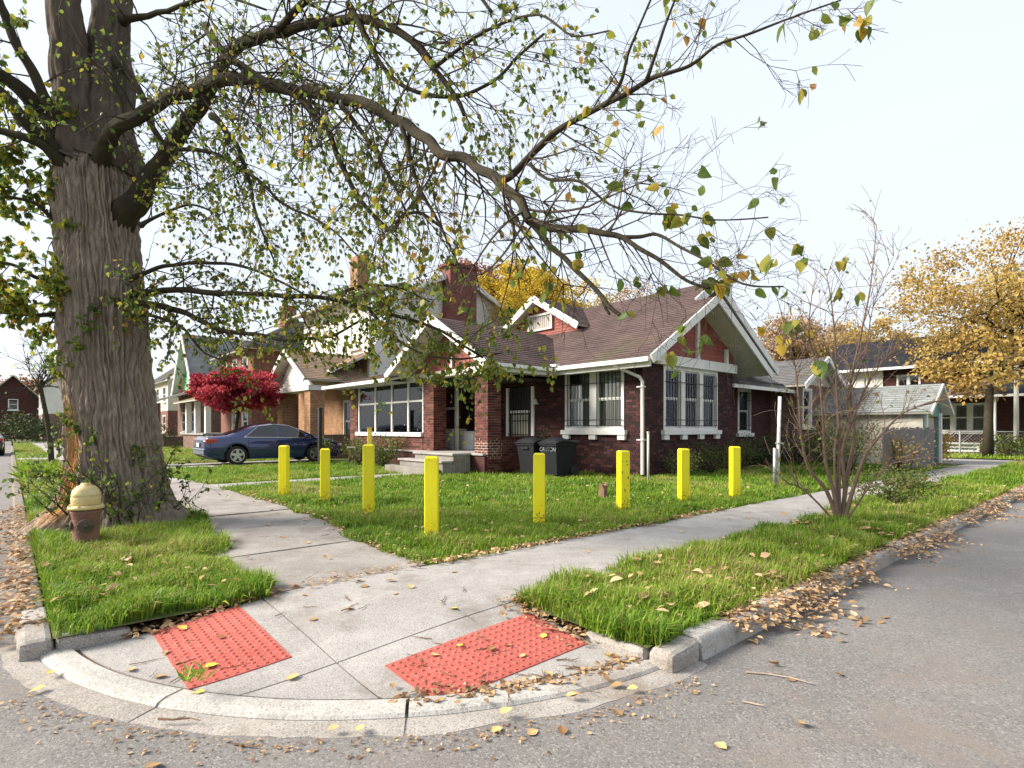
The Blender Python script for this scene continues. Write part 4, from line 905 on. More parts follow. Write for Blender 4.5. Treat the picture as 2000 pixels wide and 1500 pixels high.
# ================================================================== VEHICLES
def sedan(label, a, b, rz, paint, z=0., group=None):
    """local x runs from tail (0) to nose (5.0), y across"""
    o = thing('parked_car', label, 'car', a, b, z, rz=rz, group=group); og = (0, 0, 0); ORG[o.name] = (0, 0, 0)
    Lc = 5.05; WB0, WB1, wr = 1.02, 3.85, .335
    def lerp(tab, x):
        for (x0, y0), (x1, y1) in zip(tab, tab[1:]):
            if x <= x1: t = (x-x0)/(x1-x0); return y0+(y1-y0)*t
        return tab[-1][1]
    belt = [(0, .86), (.12, .95), (.9, .97), (1.6, .96), (3.2, .93), (3.9, .90), (4.7, .74), (5.05, .58)]
    top = [(0, .86), (.1, 1.0), (.75, 1.05), (1.15, 1.20), (1.75, 1.42), (2.3, 1.485), (2.8, 1.46), (3.3, 1.30), (3.9, .99), (4.6, .86), (4.95, .70), (5.05, .60)]
    half = [(0, .74), (.15, .86), (.8, .915), (2.5, .925), (4.2, .90), (4.8, .80), (5.05, .62)]
    tum = [(0, .80), (.9, .80), (1.5, .66), (2.4, .66), (3.1, .68), (3.8, .84), (5.05, .88)]
    bot0 = [(0, .36), (.2, .26), (.6, .2), (4.6, .2), (4.9, .24), (5.05, .34)]
    xs = sorted({round(i*.05, 3) for i in range(102)}); vs = []; NR = 9
    for x in xs:
        x = min(x, Lc); zb = lerp(bot0, x)
        for wc in (WB0, WB1):
            dd = abs(x-wc)
            if dd < .40: zb = max(zb, .335+math.sqrt(max(0, .40**2-dd*dd)))
        w, zl, zt, tw = lerp(half, x), lerp(belt, x), max(lerp(top, x), lerp(belt, x)+.02), lerp(tum, x)
        zm = max(zb+.02, .55)
        ring = [(w*.95, zb), (w*.995, max(zb+.01, min(zm, .45))), (w, max(zb+.03, .62)), (w*.985, max(zb+.05, zl-.06)), (w*.95, zl), (w*(.95*.35+tw*.65), zl+(zt-zl)*.62), (w*tw, zl+(zt-zl)*.92), (w*tw*.7, zt), (0, zt+.012)]
        full = ring+[(-p[0], p[1]) for p in ring[-2::-1]]
        vs += [(x, p[0], p[1]) for p in full]
    m = 2*NR-1; fs = []
    for i in range(len(xs)-1):
        for j in range(m-1): fs.append((i*m+j, i*m+j+1, (i+1)*m+j+1, (i+1)*m+j))
    fs += [tuple(range(m-1, -1, -1)), tuple((len(xs)-1)*m+j for j in range(m))]
    body = mesh_obj('body', vs, fs, paint, o, smooth=True)
    md = body.modifiers.new('edge', 'EDGE_SPLIT'); md.split_angle = R(40)
    mesh_obj('underbody', [(x, y, zz) for zz in (.19, .5) for x, y in ((.3, -.72), (4.8, -.72), (4.8, .72), (.3, .72))], [(0, 3, 2, 1), (4, 5, 6, 7), (0, 1, 5, 4), (1, 2, 6, 5), (2, 3, 7, 6), (3, 0, 4, 7)], M['blackplastic'], o)
    def side_pt(x, t, s, off=.006):
        w, zl, zt, tw = lerp(half, x), lerp(belt, x), lerp(top, x), lerp(tum, x)
        if t < .62: k = t/.62; y = w*(.95+(-.95*.65+tw*.65)*k); zz = zl+(zt-zl)*t
        else: k = (t-.62)/.3; y = w*((.95*.35+tw*.65)+(tw-(.95*.35+tw*.65))*k); zz = zl+(zt-zl)*t
        return (x, s*(y+off), zz+off*.4)
    for s in (1, -1):
        for x0, x1, nm in ((1.32, 2.42, 'side_window'), (2.50, 3.62, 'side_window')):
            n = 8; v, f = [], []
            for i in range(n+1):
                x = x0+(x1-x0)*i/n; lim = .86
                if nm and x0 < 2: lim = min(.86, .10+.95*(x-1.25)/.55)
                else: lim = min(.86, .08+1.1*(3.72-x)/.6)
                for j in range(4): v.append(side_pt(x, .06+(max(lim, .1)-.06)*j/3, s))
            for i in range(n):
                for j in range(3): f.append((i*4+j, (i+1)*4+j, (i+1)*4+j+1, i*4+j+1))
            w = mesh_obj(nm, v, f, M['carglass'], o, smooth=True)
        tr = [side_pt(x, .015, s, .012) for x in (1.25, 1.7, 2.4, 3.0, 3.7)]
        MB().tube(tr, .014, 6).build('window_trim', M['chrome'], o, smooth=True)
        tr = [side_pt(x, t, s, .012) for x, t in ((1.25, .02), (1.4, .28), (1.6, .62), (1.8, .88), (2.4, .93), (2.9, .93), (3.2, .85), (3.7, .05))]
        MB().tube(tr, .010, 6).build('window_trim', M['chrome'], o, smooth=True)
        for xh in (1.95, 3.0): MB().box(xh, xh+.2, *sorted((s*(.915), s*.945)), .80, .835).build('door_handle', paint, o, bevel=.008)
        for xd in (1.38, 2.46, 3.58): MB().box(xd, xd+.008, *sorted((s*.90, s*.9235)), .40, .88).build('door_gap', M['blackplastic'], o)
        mr = MB().box(3.38, 3.52, *sorted((s*.90, s*1.06)), .94, 1.06).build('mirror', paint, o, bevel=.03)
        MB().box(.02, .42, *sorted((s*.50, s*.868)), .78, .93).build('tail_lamp', M['redlamp'], o, bevel=.02)
        MB().box(4.62, 4.99, *sorted((s*.44, s*.76)), .60, .70).build('headlight', M['clearlamp'], o, bevel=.02)
        for xc in (WB0, WB1):
            c = (xc, s*.82, wr)
            ty = MB().lathe((xc, s*.72, wr), [(.20, -.01), (.30, -.01), (.33, .02), (wr, .06), (wr, .14), (.33, .18), (.30, .205), (.235, .21), (.235, .12)], 28, (0, s, 0)).build('wheel', M['tyre'], o, smooth=True)
            rm = MB().lathe((xc, s*.72, wr), [(.234, .19), (.21, .205), (.205, .15), (.05, .14), (.045, .20), (.0, .205)], 28, (0, s, 0)); rm.build('rim', M['blackplastic'], ty)
            sp_ = MB(); sp_.lathe((xc, s*.72, wr), [(.238, .185), (.236, .212), (.205, .212), (.203, .185)], 28, (0, s, 0))
            for k in range(5):
                t = k*2*math.pi/5+.3; d = Vector((math.cos(t), 0, math.sin(t))); e = Vector((-math.sin(t), 0, math.cos(t))); c0 = Vector((xc, s*.915, wr)); yv = Vector((0, s*.02, 0))
                sp_.prism([c0-e*.05+d*.03, c0-e*.045+d*.215, c0+e*.045+d*.215, c0+e*.05+d*.03], yv)
            sp_.lathe((xc, s*.915, wr), [(.055, 0), (.05, .028), (.0, .03)], 14, (0, s, 0))
            sp_.build('spokes', M['alloy'], ty)
    # rear and front glass
    for x0, x1, nm in ((.82, 1.62, 'rear_window'), (2.98, 3.80, 'windscreen')):
        v, f = [], []; n = 6
        for i in range(n+1):
            x = x0+(x1-x0)*i/n
            for j in range(7):
                y = (-.58+1.16*j/6)*lerp(half, x)*.98; tw = lerp(tum, x)*lerp(half, x); zt = lerp(top, x)
                v.append((x, y, zt+.014+.012*(1-(y/.6)**2)-max(0, abs(y)-tw*.7)*.25))
        for i in range(n):
            for j in range(6): f.append((i*7+j, i*7+j+1, (i+1)*7+j+1, (i+1)*7+j))
        mesh_obj(nm, v, f, M['carglass'], o, smooth=True)
    MB().box(-.03, .30, -.80, .80, .34, .60).build('rear_bumper', paint, o, bevel=.05)
    MB().box(-.012, .02, -.45, .45, .80, .83).build('trunk_trim', M['chrome'], o)
    MB().box(-.045, -.02, -.16, .16, .64, .78).build('number_plate', M['plate'], o, bevel=.004)
    MB().box(4.85, 5.09, -.66, .66, .28, .50).build('front_bumper', paint, o, bevel=.05)
    return o
sedan('dark blue sedan parked nose-in on the driveway beside the bungalow', 5.0, 22.35, TH, M['bluepaint'], -.02)
sedan('white car parked on a far driveway left of the big trunk', 3.7, 67.0, TH, M['carwhite'], -.04)
sedan('silver grey car in front of the far white car, half hidden by the big trunk', 4.3, 63.0, TH+.1, M['alloy'], -.04)
sedan('dark car parked at the left edge along the front street kerb', -1.15, 40.0, TH+R(90), M['cardark'], ZR)

# ================================================================== BOLLARDS, HYDRANT, BINS, POSTS
gb = 'yellow painted bollards along the lawn edge'
bol = [(555, 965, 870, .0, 'leftmost yellow bollard, nearest the blue car'), (635, 978, 876, .25, 'second yellow bollard from the left, in front of the thin black post'),
       (720, 998, 868, .1, 'third yellow bollard from the left, with a thinner pale post behind it'), (843, 1047, 891, .05, 'tallest and nearest yellow bollard at the tip of the lawn'),
       (1053, 1018, 885, -.05, 'yellow bollard in front of the black wheelie bins'), (1217, 992, 880, .35, 'chipped yellow bollard left of the white downspout'),
       (1335, 978, 876, .15, 'yellow bollard in front of the triple side window, second from the right'), (1435, 968, 872, .1, 'rightmost yellow bollard, at the rear corner of the brick bay')]
for px, py, pt, yaw, lab in bol:
    D = CH*F/(py-HZ); g = P(px, py, D); h = CH+(HZ-pt)/F*D
    o = thing('bollard', lab, 'bollard', loc=(g.x, g.y, 0), rz=yaw, group=gb); ORG[o.name] = (0, 0, 0)
    w = .079
    MB().box(-w, w, -w, w, -.06, h-.025).build('post', M['yellow'], o, bevel=.012)
    c = MB(); c.add([(-w, -w, h-.0245), (w, -w, h-.0245), (w, w, h-.0245), (-w, w, h-.0245), (-w+.018, -w+.018, h), (w-.018, -w+.018, h), (w-.018, w-.018, h), (-w+.018, w-.018, h)], [(0, 3, 2, 1), (4, 5, 6, 7), (0, 1, 5, 4), (1, 2, 6, 5), (2, 3, 7, 6), (3, 0, 4, 7)]).build('top_cap', M['yellow'], o)
    if px == 1217:
        for k in range(12):
            zz = rnd.uniform(.1, h-.15); x = rnd.uniform(-w, w-.03); hh = rnd.uniform(.01, .05)
            MB().box(x, x+rnd.uniform(.008, .02), -w-.002, -w+.01, zz, zz+hh).build('paint_chip', M['stump'], o)
q = P(722, 985, CH*F/(985-HZ))
o = thing('thin_post', 'thin pale yellow post rising behind the third bollard', 'post', loc=(q.x, q.y, 0)); ORG[o.name] = (0, 0, 0)
MB().box(-.032, .032, -.032, .032, -.06, 1.26).build('shaft', M['yellow_worn'], o, bevel=.006); MB().box(-.036, .036, -.036, .036, 1.261, 1.275).build('top_cap', M['yellow_worn'], o)
q = P(625, 907, CH*F/(907-HZ)); qa = toab(q)
o = thing('black_post', 'thin black square post standing on the lawn before the blue car', 'post', qa[0], qa[1])
MB().box(qa[0]-.06, qa[0]+.06, qa[1]-.06, qa[1]+.06, -.06, 1.95).build('shaft', M['iron'], o, bevel=.01); MB().box(qa[0]-.075, qa[0]+.075, qa[1]-.075, qa[1]+.075, 1.951, 2.0).build('top_cap', M['iron'], o, bevel=.01)
q = P(1518, 948, CH*F/(948-HZ))
o = thing('white_post', 'slim white metal post with a sleeve at its foot beside the sapling', 'post', loc=(q.x, q.y, 0)); ORG[o.name] = (0, 0, 0)
MB().tube([(.01, 0, -.06), (.03, 0, 1.0), (.06, 0, 1.97)], .035, 10).build('shaft', M['white'], o, smooth=True); MB().tube([(-.055, 0, -.06), (-.05, 0, .83)], .04, 10).build('sleeve', M['galv'], o, smooth=True)
MB().box(-.02, .12, -.05, .05, .92, .95).build('clamp', M['galv'], o)
q = P(1266, 940, CH*F/(940-HZ))
o = thing('vent_pipe', 'short thin pale pipe standing by the corner of the brick bay', 'pipe', loc=(q.x, q.y, 0)); ORG[o.name] = (0, 0, 0)
MB().tube([(0, 0, -.06), (0, 0, 1.15)], .028, 10).build('shaft', M['soffit'], o, smooth=True); MB().tube([(0, 0, 1.151), (0, 0, 1.19)], .034, 10).build('top_cap', M['soffit'], o, smooth=True)
q = P(1178, 968, CH*F/(968-HZ))
o = thing('tree_stump', 'small brown stump in the lawn between two bollards', 'stump', loc=(q.x, q.y, 0)); ORG[o.name] = (0, 0, 0)
vs = []; n = 12
for zz, r in ((-.08, .10), (.02, .085), (.12, .075), (.20, .07)):
    for k in range(n): t = 2*math.pi*k/n; rr = r*(1+.15*math.sin(3*t)+.08*math.sin(7*t)); vs.append((rr*math.cos(t), rr*math.sin(t), zz+(.05*math.sin(2*t+1)+.03*math.sin(5*t) if zz > .15 else 0)))
fs = [(i*n+k, i*n+(k+1) % n, (i+1)*n+(k+1) % n, (i+1)*n+k) for i in range(3) for k in range(n)]+[tuple(3*n+k for k in range(n))]
mesh_obj('wood', vs, fs, M['stump'], o)

# fire hydrant
HD = 6.2; hp = P(168, 1061, HD)
o = thing('fire_hydrant', 'old fire hydrant with weathered yellow dome and rusty red barrel by the trunk', 'hydrant', loc=(hp.x, hp.y, 0)); ORG[o.name] = (0, 0, 0); o.scale = (1.0, 1.0, .89)
bar = MB().lathe((0, 0, 0), [(.16, -.08), (.16, .0), (.128, .01), (.122, .10), (.125, .30), (.132, .36), (.142, .385), (.142, .41), (.12, .42)], 32).build('barrel', M['rustbody'], o, smooth=True)
fl = MB().lathe((0, 0, 0), [(.125, .421), (.160, .425), (.166, .44), (.160, .465), (.14, .475)], 32).build('flange', M['bonnet'], o, smooth=True)
bo = MB().lathe((0, 0, 0), [(.13, .475), (.134, .49), (.136, .57), (.130, .585), (.134, .592), (.132, .61), (.118, .66), (.088, .70), (.05, .718), (.045, .74), (.0, .745)], 32).build('bonnet', M['bonnet'], o, smooth=True)
tocam = Vector((-hp.x, -hp.y, 0)).normalized(); sd = Vector((0, 0, 1)).cross(tocam)
for d, r, L in ((tocam, .062, .075), (Vector((-sd.x, -sd.y, 0)), .045, .035)):
    nz_ = MB().lathe(d*.10+Vector((0, 0, .24)), [(r*.9, 0), (r*.9, L*.5), (r*1.25, L*.5), (r*1.25, L), (r*.6, L+.012), (.02, L+.014)], 20, d).build('nozzle', M['rustdark'], o)
    MB().lathe(d*(.10+L+.012)+Vector((0, 0, .24)), [(.022, 0), (.02, .03), (0, .031)], 5, d).build('cap_nut', M['rustdark'], nz_)
mb = MB()
for k in range(8):
    t = k*math.pi/4+.2; c = Vector((.151*math.cos(t), .151*math.sin(t), .466)); MB.lathe(mb, c, [(.012, 0), (.012, .016), (0, .017)], 6)
mb.build('bolt_ring', M['bonnet'], fl)

# wheelie bins
def bin_(a, b, rz, label):
    o = thing('wheelie_bin', label, 'bin', a, b, 0, rz=rz, group='black wheelie bins against the bungalow'); ORG[o.name] = (0, 0, 0)
    q0 = [(-.28, -.26), (.28, -.26), (.28, .26), (-.28, .26)]; q1 = [(-.37, -.33), (.37, -.33), (.37, .33), (-.37, .33)]
    vs = [(x, y, .02) for x, y in q0]+[(x, y, .80) for x, y in q1]+[(x*1.06, y*1.06, .80) for x, y in q1]+[(x*1.06, y*1.06, .87) for x, y in q1]
    fs = [(0, 3, 2, 1)]
    for i in range(3): fs += [(4*i+k, 4*i+(k+1) % 4, 4*i+4+(k+1) % 4, 4*i+4+k) for k in range(4)]
    fs.append((12, 13, 14, 15))
    bd = mesh_obj('body', vs, fs, M['bin'], o); m = bd.modifiers.new('bevel', 'BEVEL'); m.width = .02; m.segments = 2
    lid = []
    n = 8
    for i in range(n+1):
        t = i/n; x = -.42+.84*t; zc = .875+.13*math.sin(math.pi*min(t*1.15, 1)**.8)*1.0
        lid += [(x, -.38, .872+(zc-.872)*.55), (x, -.2, zc+.02), (x, .2, zc+.02), (x, .38, .872+(zc-.872)*.55), (x, .36, .86), (x, -.36, .86)]
    f = []
    for i in range(n):
        for j in range(6): f.append((i*6+j, (i+1)*6+j, (i+1)*6+(j+1) % 6, i*6+(j+1) % 6))
    f += [tuple(range(6)), tuple(n*6+j for j in range(5, -1, -1))]
    mesh_obj('lid', lid, f, M['bin'], o)
    MB().tube([(.43, -.3, .90), (.50, -.3, .92), (.50, .3, .92), (.43, .3, .90)], .018, 8).build('handle', M['bin'], o)
    for s in (-1, 1): MB().lathe((.30, s*.28, .13), [(.13, 0), (.14, .01), (.14, .06), (.13, .07), (0, .071)], 20, (0, s, 0)).build('wheel', M['tyre'], o)
    MB().box(-.40, -.375, -.12, .12, .70, .76).build('lift_bar', M['bin'], o)
    return o
b1 = bin_(10.95, 11.42, TH+R(2), 'black wheelie bin nearer the porch pillar')
b2 = bin_(11.05, 10.6, TH-R(4), 'black wheelie bin nearer the double front window')
tx = bpy.data.curves.new('lettering', 'FONT'); tx.body = 'CANTON'; tx.size = .15; tx.extrude = .002; tx.align_x = 'CENTER'; tx.materials.append(M['binprint'])
to = bpy.data.objects.new('lettering', tx); COL.objects.link(to); to.parent = b2
dg = bpy.context.evaluated_depsgraph_get(); me = bpy.data.meshes.new_from_object(to.evaluated_get(dg)); bpy.data.objects.remove(to)
to = bpy.data.objects.new('lettering', me); COL.objects.link(to); to.parent = b2
to.rotation_euler = (R(84), 0, R(-90)); to.location = (-.385, 0, .66)

# ================================================================== VEGETATION HELPERS
LEAF_V = np.array([(0, 0, 0), (-.30, .28, .07), (0, .34, 0), (.30, .28, .07), (-.25, .62, .05), (0, .67, -.02), (.25, .62, .05), (0, 1, -.12)], dtype=np.float32)
LEAF_F = np.array([(0, 2, 1), (0, 3, 2), (1, 2, 4), (2, 5, 4), (2, 6, 5), (2, 3, 6), (4, 5, 7), (5, 6, 7)])
DIA_V = np.array([(0, 0, 0), (-.33, .45, .10), (0, 1, -.08), (.33, .45, .10)], dtype=np.float32)
DIA_F = np.array([(0, 3, 1), (1, 3, 2)])
def frames(d, nrm):
    y = d/np.maximum(np.linalg.norm(d, axis=1, keepdims=True), 1e-9)
    x = np.cross(y, nrm); x /= np.maximum(np.linalg.norm(x, axis=1, keepdims=True), 1e-9)
    return x, y, np.cross(x, y)
def leaf_cloud(name, pos, d, size, tint, material, parent, big=True, nrm=None, wid=1.):
    V, Fc = (LEAF_V, LEAF_F) if big else (DIA_V, DIA_F)
    n = len(pos); nrm = rng.normal(size=(n, 3)) if nrm is None else nrm
    x, y, z = frames(d, nrm); s = np.asarray(size)[:, None, None]
    T = V[None]*np.array([wid, 1, 1], dtype=np.float32)
    curl = rng.uniform(.3, 1.8, n)[:, None]
    vs = pos[:, None, :]+s*(T[..., 0:1]*x[:, None, :]+T[..., 1:2]*y[:, None, :]+(T[..., 2]*curl)[..., None]*z[:, None, :])
    fs = (Fc[None]+(np.arange(n)*len(V))[:, None, None]).reshape(-1, 3)
    o = mesh_obj(name, vs.reshape(-1, 3), fs, material, parent, tint=np.repeat(tint, len(V)))
    o['kind'] = 'stuff'; return o
def grow(p, d, L, r, lvl, segs, leaves, spread=.55, drop=0., up=0., childn=5, leafn=3, maxl=3, jit=.22, rr=rnd):
    n = max(3, int(L/.11)); n = min(n, 12); pts = [Vector(p)]; d = Vector(d).normalized(); st = L/n
    cv = Vector((rr.gauss(0, .11), rr.gauss(0, .11), rr.gauss(0, .11)))
    for i in range(n):
        d = (d+cv+Vector((rr.gauss(0, jit), rr.gauss(0, jit), rr.gauss(0, jit)+up-drop))*.5).normalized(); pts.append(pts[-1]+d*st)
    segs.append((pts, [r*(1-.7*i/n) for i in range(n+1)], lvl))
    if lvl < maxl:
        for k in range(childn):
            i = rr.randint(max(1, n//4), n); q = pts[i]; t = (pts[i]-pts[i-1]).normalized()
            s = t.orthogonal().normalized(); s.rotate(Matrix.Rotation(rr.uniform(0, 6.28), 3, t))
            grow(q, t*(1-spread*.5)+s*spread*1.3, L*rr.uniform(.35, .62), r*.5, lvl+1, segs, leaves, spread, drop, up, max(2, childn-1), leafn, maxl, jit, rr)
    if lvl >= maxl-1 and leafn > 0:
        for k in range(leafn):
            if rr.random() < leafn/(leafn+.3):
                i = rr.randint(1, n); leaves.append((pts[i], (pts[i]-pts[i-1]).normalized()))
def smooth(pts, k=4):
    out = []
    for i in range(len(pts)-1):
        p0, p1, p2, p3 = pts[max(i-1, 0)], pts[i], pts[i+1], pts[min(i+2, len(pts)-1)]
        for j in range(k):
            t = j/k; out.append(.5*((2*p1)+(p2-p0)*t+(2*p0-5*p1+4*p2-p3)*t*t+(3*p1-p0-3*p2+p3)*t*t*t))
    out.append(pts[-1]); return out

# ================================================================== THE BIG STREET TREE
TD = 7.75
def tc_(px, z): return Vector(((px-1000)/F*TD, TD, z))
base = tc_(240, 0)
TREE = thing('street_tree', 'large old street tree with furrowed grey trunk and drooping half-bare branches', 'tree', loc=(base.x, base.y, 0))
prof = [(-.2, 232, .88), (.0, 232, .76), (.25, 231, .59), (.6, 229, .52), (1.0, 226, .485), (2.0, 210, .47), (3.0, 199, .45), (4.0, 190, .435), (4.35, 187, .455), (4.6, 186, .45), (4.75, 186, .40), (4.9, 186, .30), (5.02, 186, .16), (5.12, 186, .03)]
def tp(z):
    for (z0, c0, r0), (z1, c1, r1) in zip(prof, prof[1:]):
        if z <= z1:
            t = (z-z0)/(z1-z0); return c0+(c1-c0)*t, r0+(r1-r0)*t
    return prof[-1][1:]
NT, NZ = 588, 320; vs = np.zeros((NZ, NT, 3)); wd = np.zeros((NZ, NT))
th = np.linspace(0, 2*np.pi, NT, endpoint=False); ct, st_ = np.cos(th), np.sin(th)
wc = R(-118)
for i in range(NZ):
    z = -.2+5.3*i/(NZ-1); px, r = tp(z); c = tc_(px, z)
    fl = math.exp(-max(z, 0)/.32)
    fold = 1+fl*(.20*np.sin(5*th+.6)+.12*np.sin(3*th+2.1)+.07*np.sin(9*th))+.02*np.sin(2*th+z*.7)
    tw = th+.05*math.sin(z*1.3)
    cx, sx_ = np.cos(tw), np.sin(tw)
    n1 = np.array([mnoise.noise(Vector((3.2*x, 3.2*y, z*1.3))) for x, y in zip(cx, sx_)])
    n2 = np.array([mnoise.noise(Vector((9*x, 9*y, z*3.4+40))) for x, y in zip(cx, sx_)])
    n4 = np.array([mnoise.noise(Vector((15*x, 15*y, z*2.2+80))) for x, y in zip(cx, sx_)])
    ph = 49*tw/(2*np.pi)+1.3*n1+.6*n2
    rg = np.abs(np.sin(np.pi*ph))**.75
    n5 = np.array([mnoise.noise(Vector((21*x, 21*y, z*11+20))) for x, y in zip(cx, sx_)])
    ridge = rg*(.042+.028*n4+.016*n5)+.012*np.abs(n2)+.010*n4+.010*n5
    dth = np.abs((th-wc+np.pi) % (2*np.pi)-np.pi); wz = 1/(1+math.exp(-(z-.12)*14))*1/(1+math.exp((z-1.55)*9))
    wnd = np.clip(1.25-dth/(R(15)+.12*max(0, .8-z)), 0, 1)*wz
    edge = wnd*(1-wnd)*4
    rr_ = r*fold+ridge*(1-.5*wnd)-.045*wnd+.02*edge
    vs[i, :, 0] = c.x+rr_*ct-base.x; vs[i, :, 1] = c.y+rr_*st_-base.y; vs[i, :, 2] = z; wd[i] = wnd
idx = np.arange(NZ*NT).reshape(NZ, NT); nx = np.roll(idx, -1, axis=1)
fq = np.stack([idx[:-1], nx[:-1], nx[1:], idx[1:]], axis=-1).reshape(-1, 4)
mt, nt_, N_, L_, bs = nodes_of('trunk_bark')
tcn = N_.new("ShaderNodeTexCoord"); mpn = N_.new("ShaderNodeMapping"); mpn.inputs['Scale'].default_value = (4, 4, 1.0); L_.new(tcn.outputs['Object'], mpn.inputs[0])
na_ = N_.new("ShaderNodeTexNoise"); na_.inputs['Scale'].default_value = 4; na_.inputs['Detail'].default_value = 9; na_.inputs['Roughness'].default_value = .62; L_.new(mpn.outputs[0], na_.inputs[0])
cr_ = N_.new("ShaderNodeValToRGB"); e = cr_.color_ramp.elements; e[0].position = .30; e[0].color = (.17, .135, .108, 1); e[1].position = .70; e[1].color = (.36, .295, .24, 1); L_.new(na_.outputs['Fac'], cr_.inputs[0])
at_ = N_.new("ShaderNodeAttribute"); at_.attribute_name = 'tint'
mo = N_.new("ShaderNodeValToRGB"); e = mo.color_ramp.elements; e[0].position = .35; e[0].color = (.30, .12, .03, 1); e[1].position = .65; e[1].color = (.55, .30, .09, 1); L_.new(na_.outputs['Fac'], mo.inputs[0])
mxn = N_.new("ShaderNodeMix"); mxn.data_type = 'RGBA'; L_.new(at_.outputs['Fac'], mxn.inputs[0]); L_.new(cr_.outputs[0], mxn.inputs[6]); L_.new(mo.outputs[0], mxn.inputs[7]); L_.new(mxn.outputs[2], bs.inputs['Base Color'])
bs.inputs['Roughness'].default_value = .95; bs.inputs['Specular IOR Level'].default_value = .1
n3_ = N_.new("ShaderNodeTexNoise"); n3_.inputs['Scale'].default_value = 17; n3_.inputs['Detail'].default_value = 5; L_.new(mpn.outputs[0], n3_.inputs[0])
bpn = N_.new("ShaderNodeBump"); bpn.inputs['Strength'].default_value = 1.0; bpn.inputs['Distance'].default_value = .02; L_.new(n3_.outputs['Fac'], bpn.inputs['Height']); L_.new(bpn.outputs[0], bs.inputs['Normal'])
mesh_obj('trunk', vs.reshape(-1, 3), fq, mt, TREE, smooth=True, tint=wd.ravel())

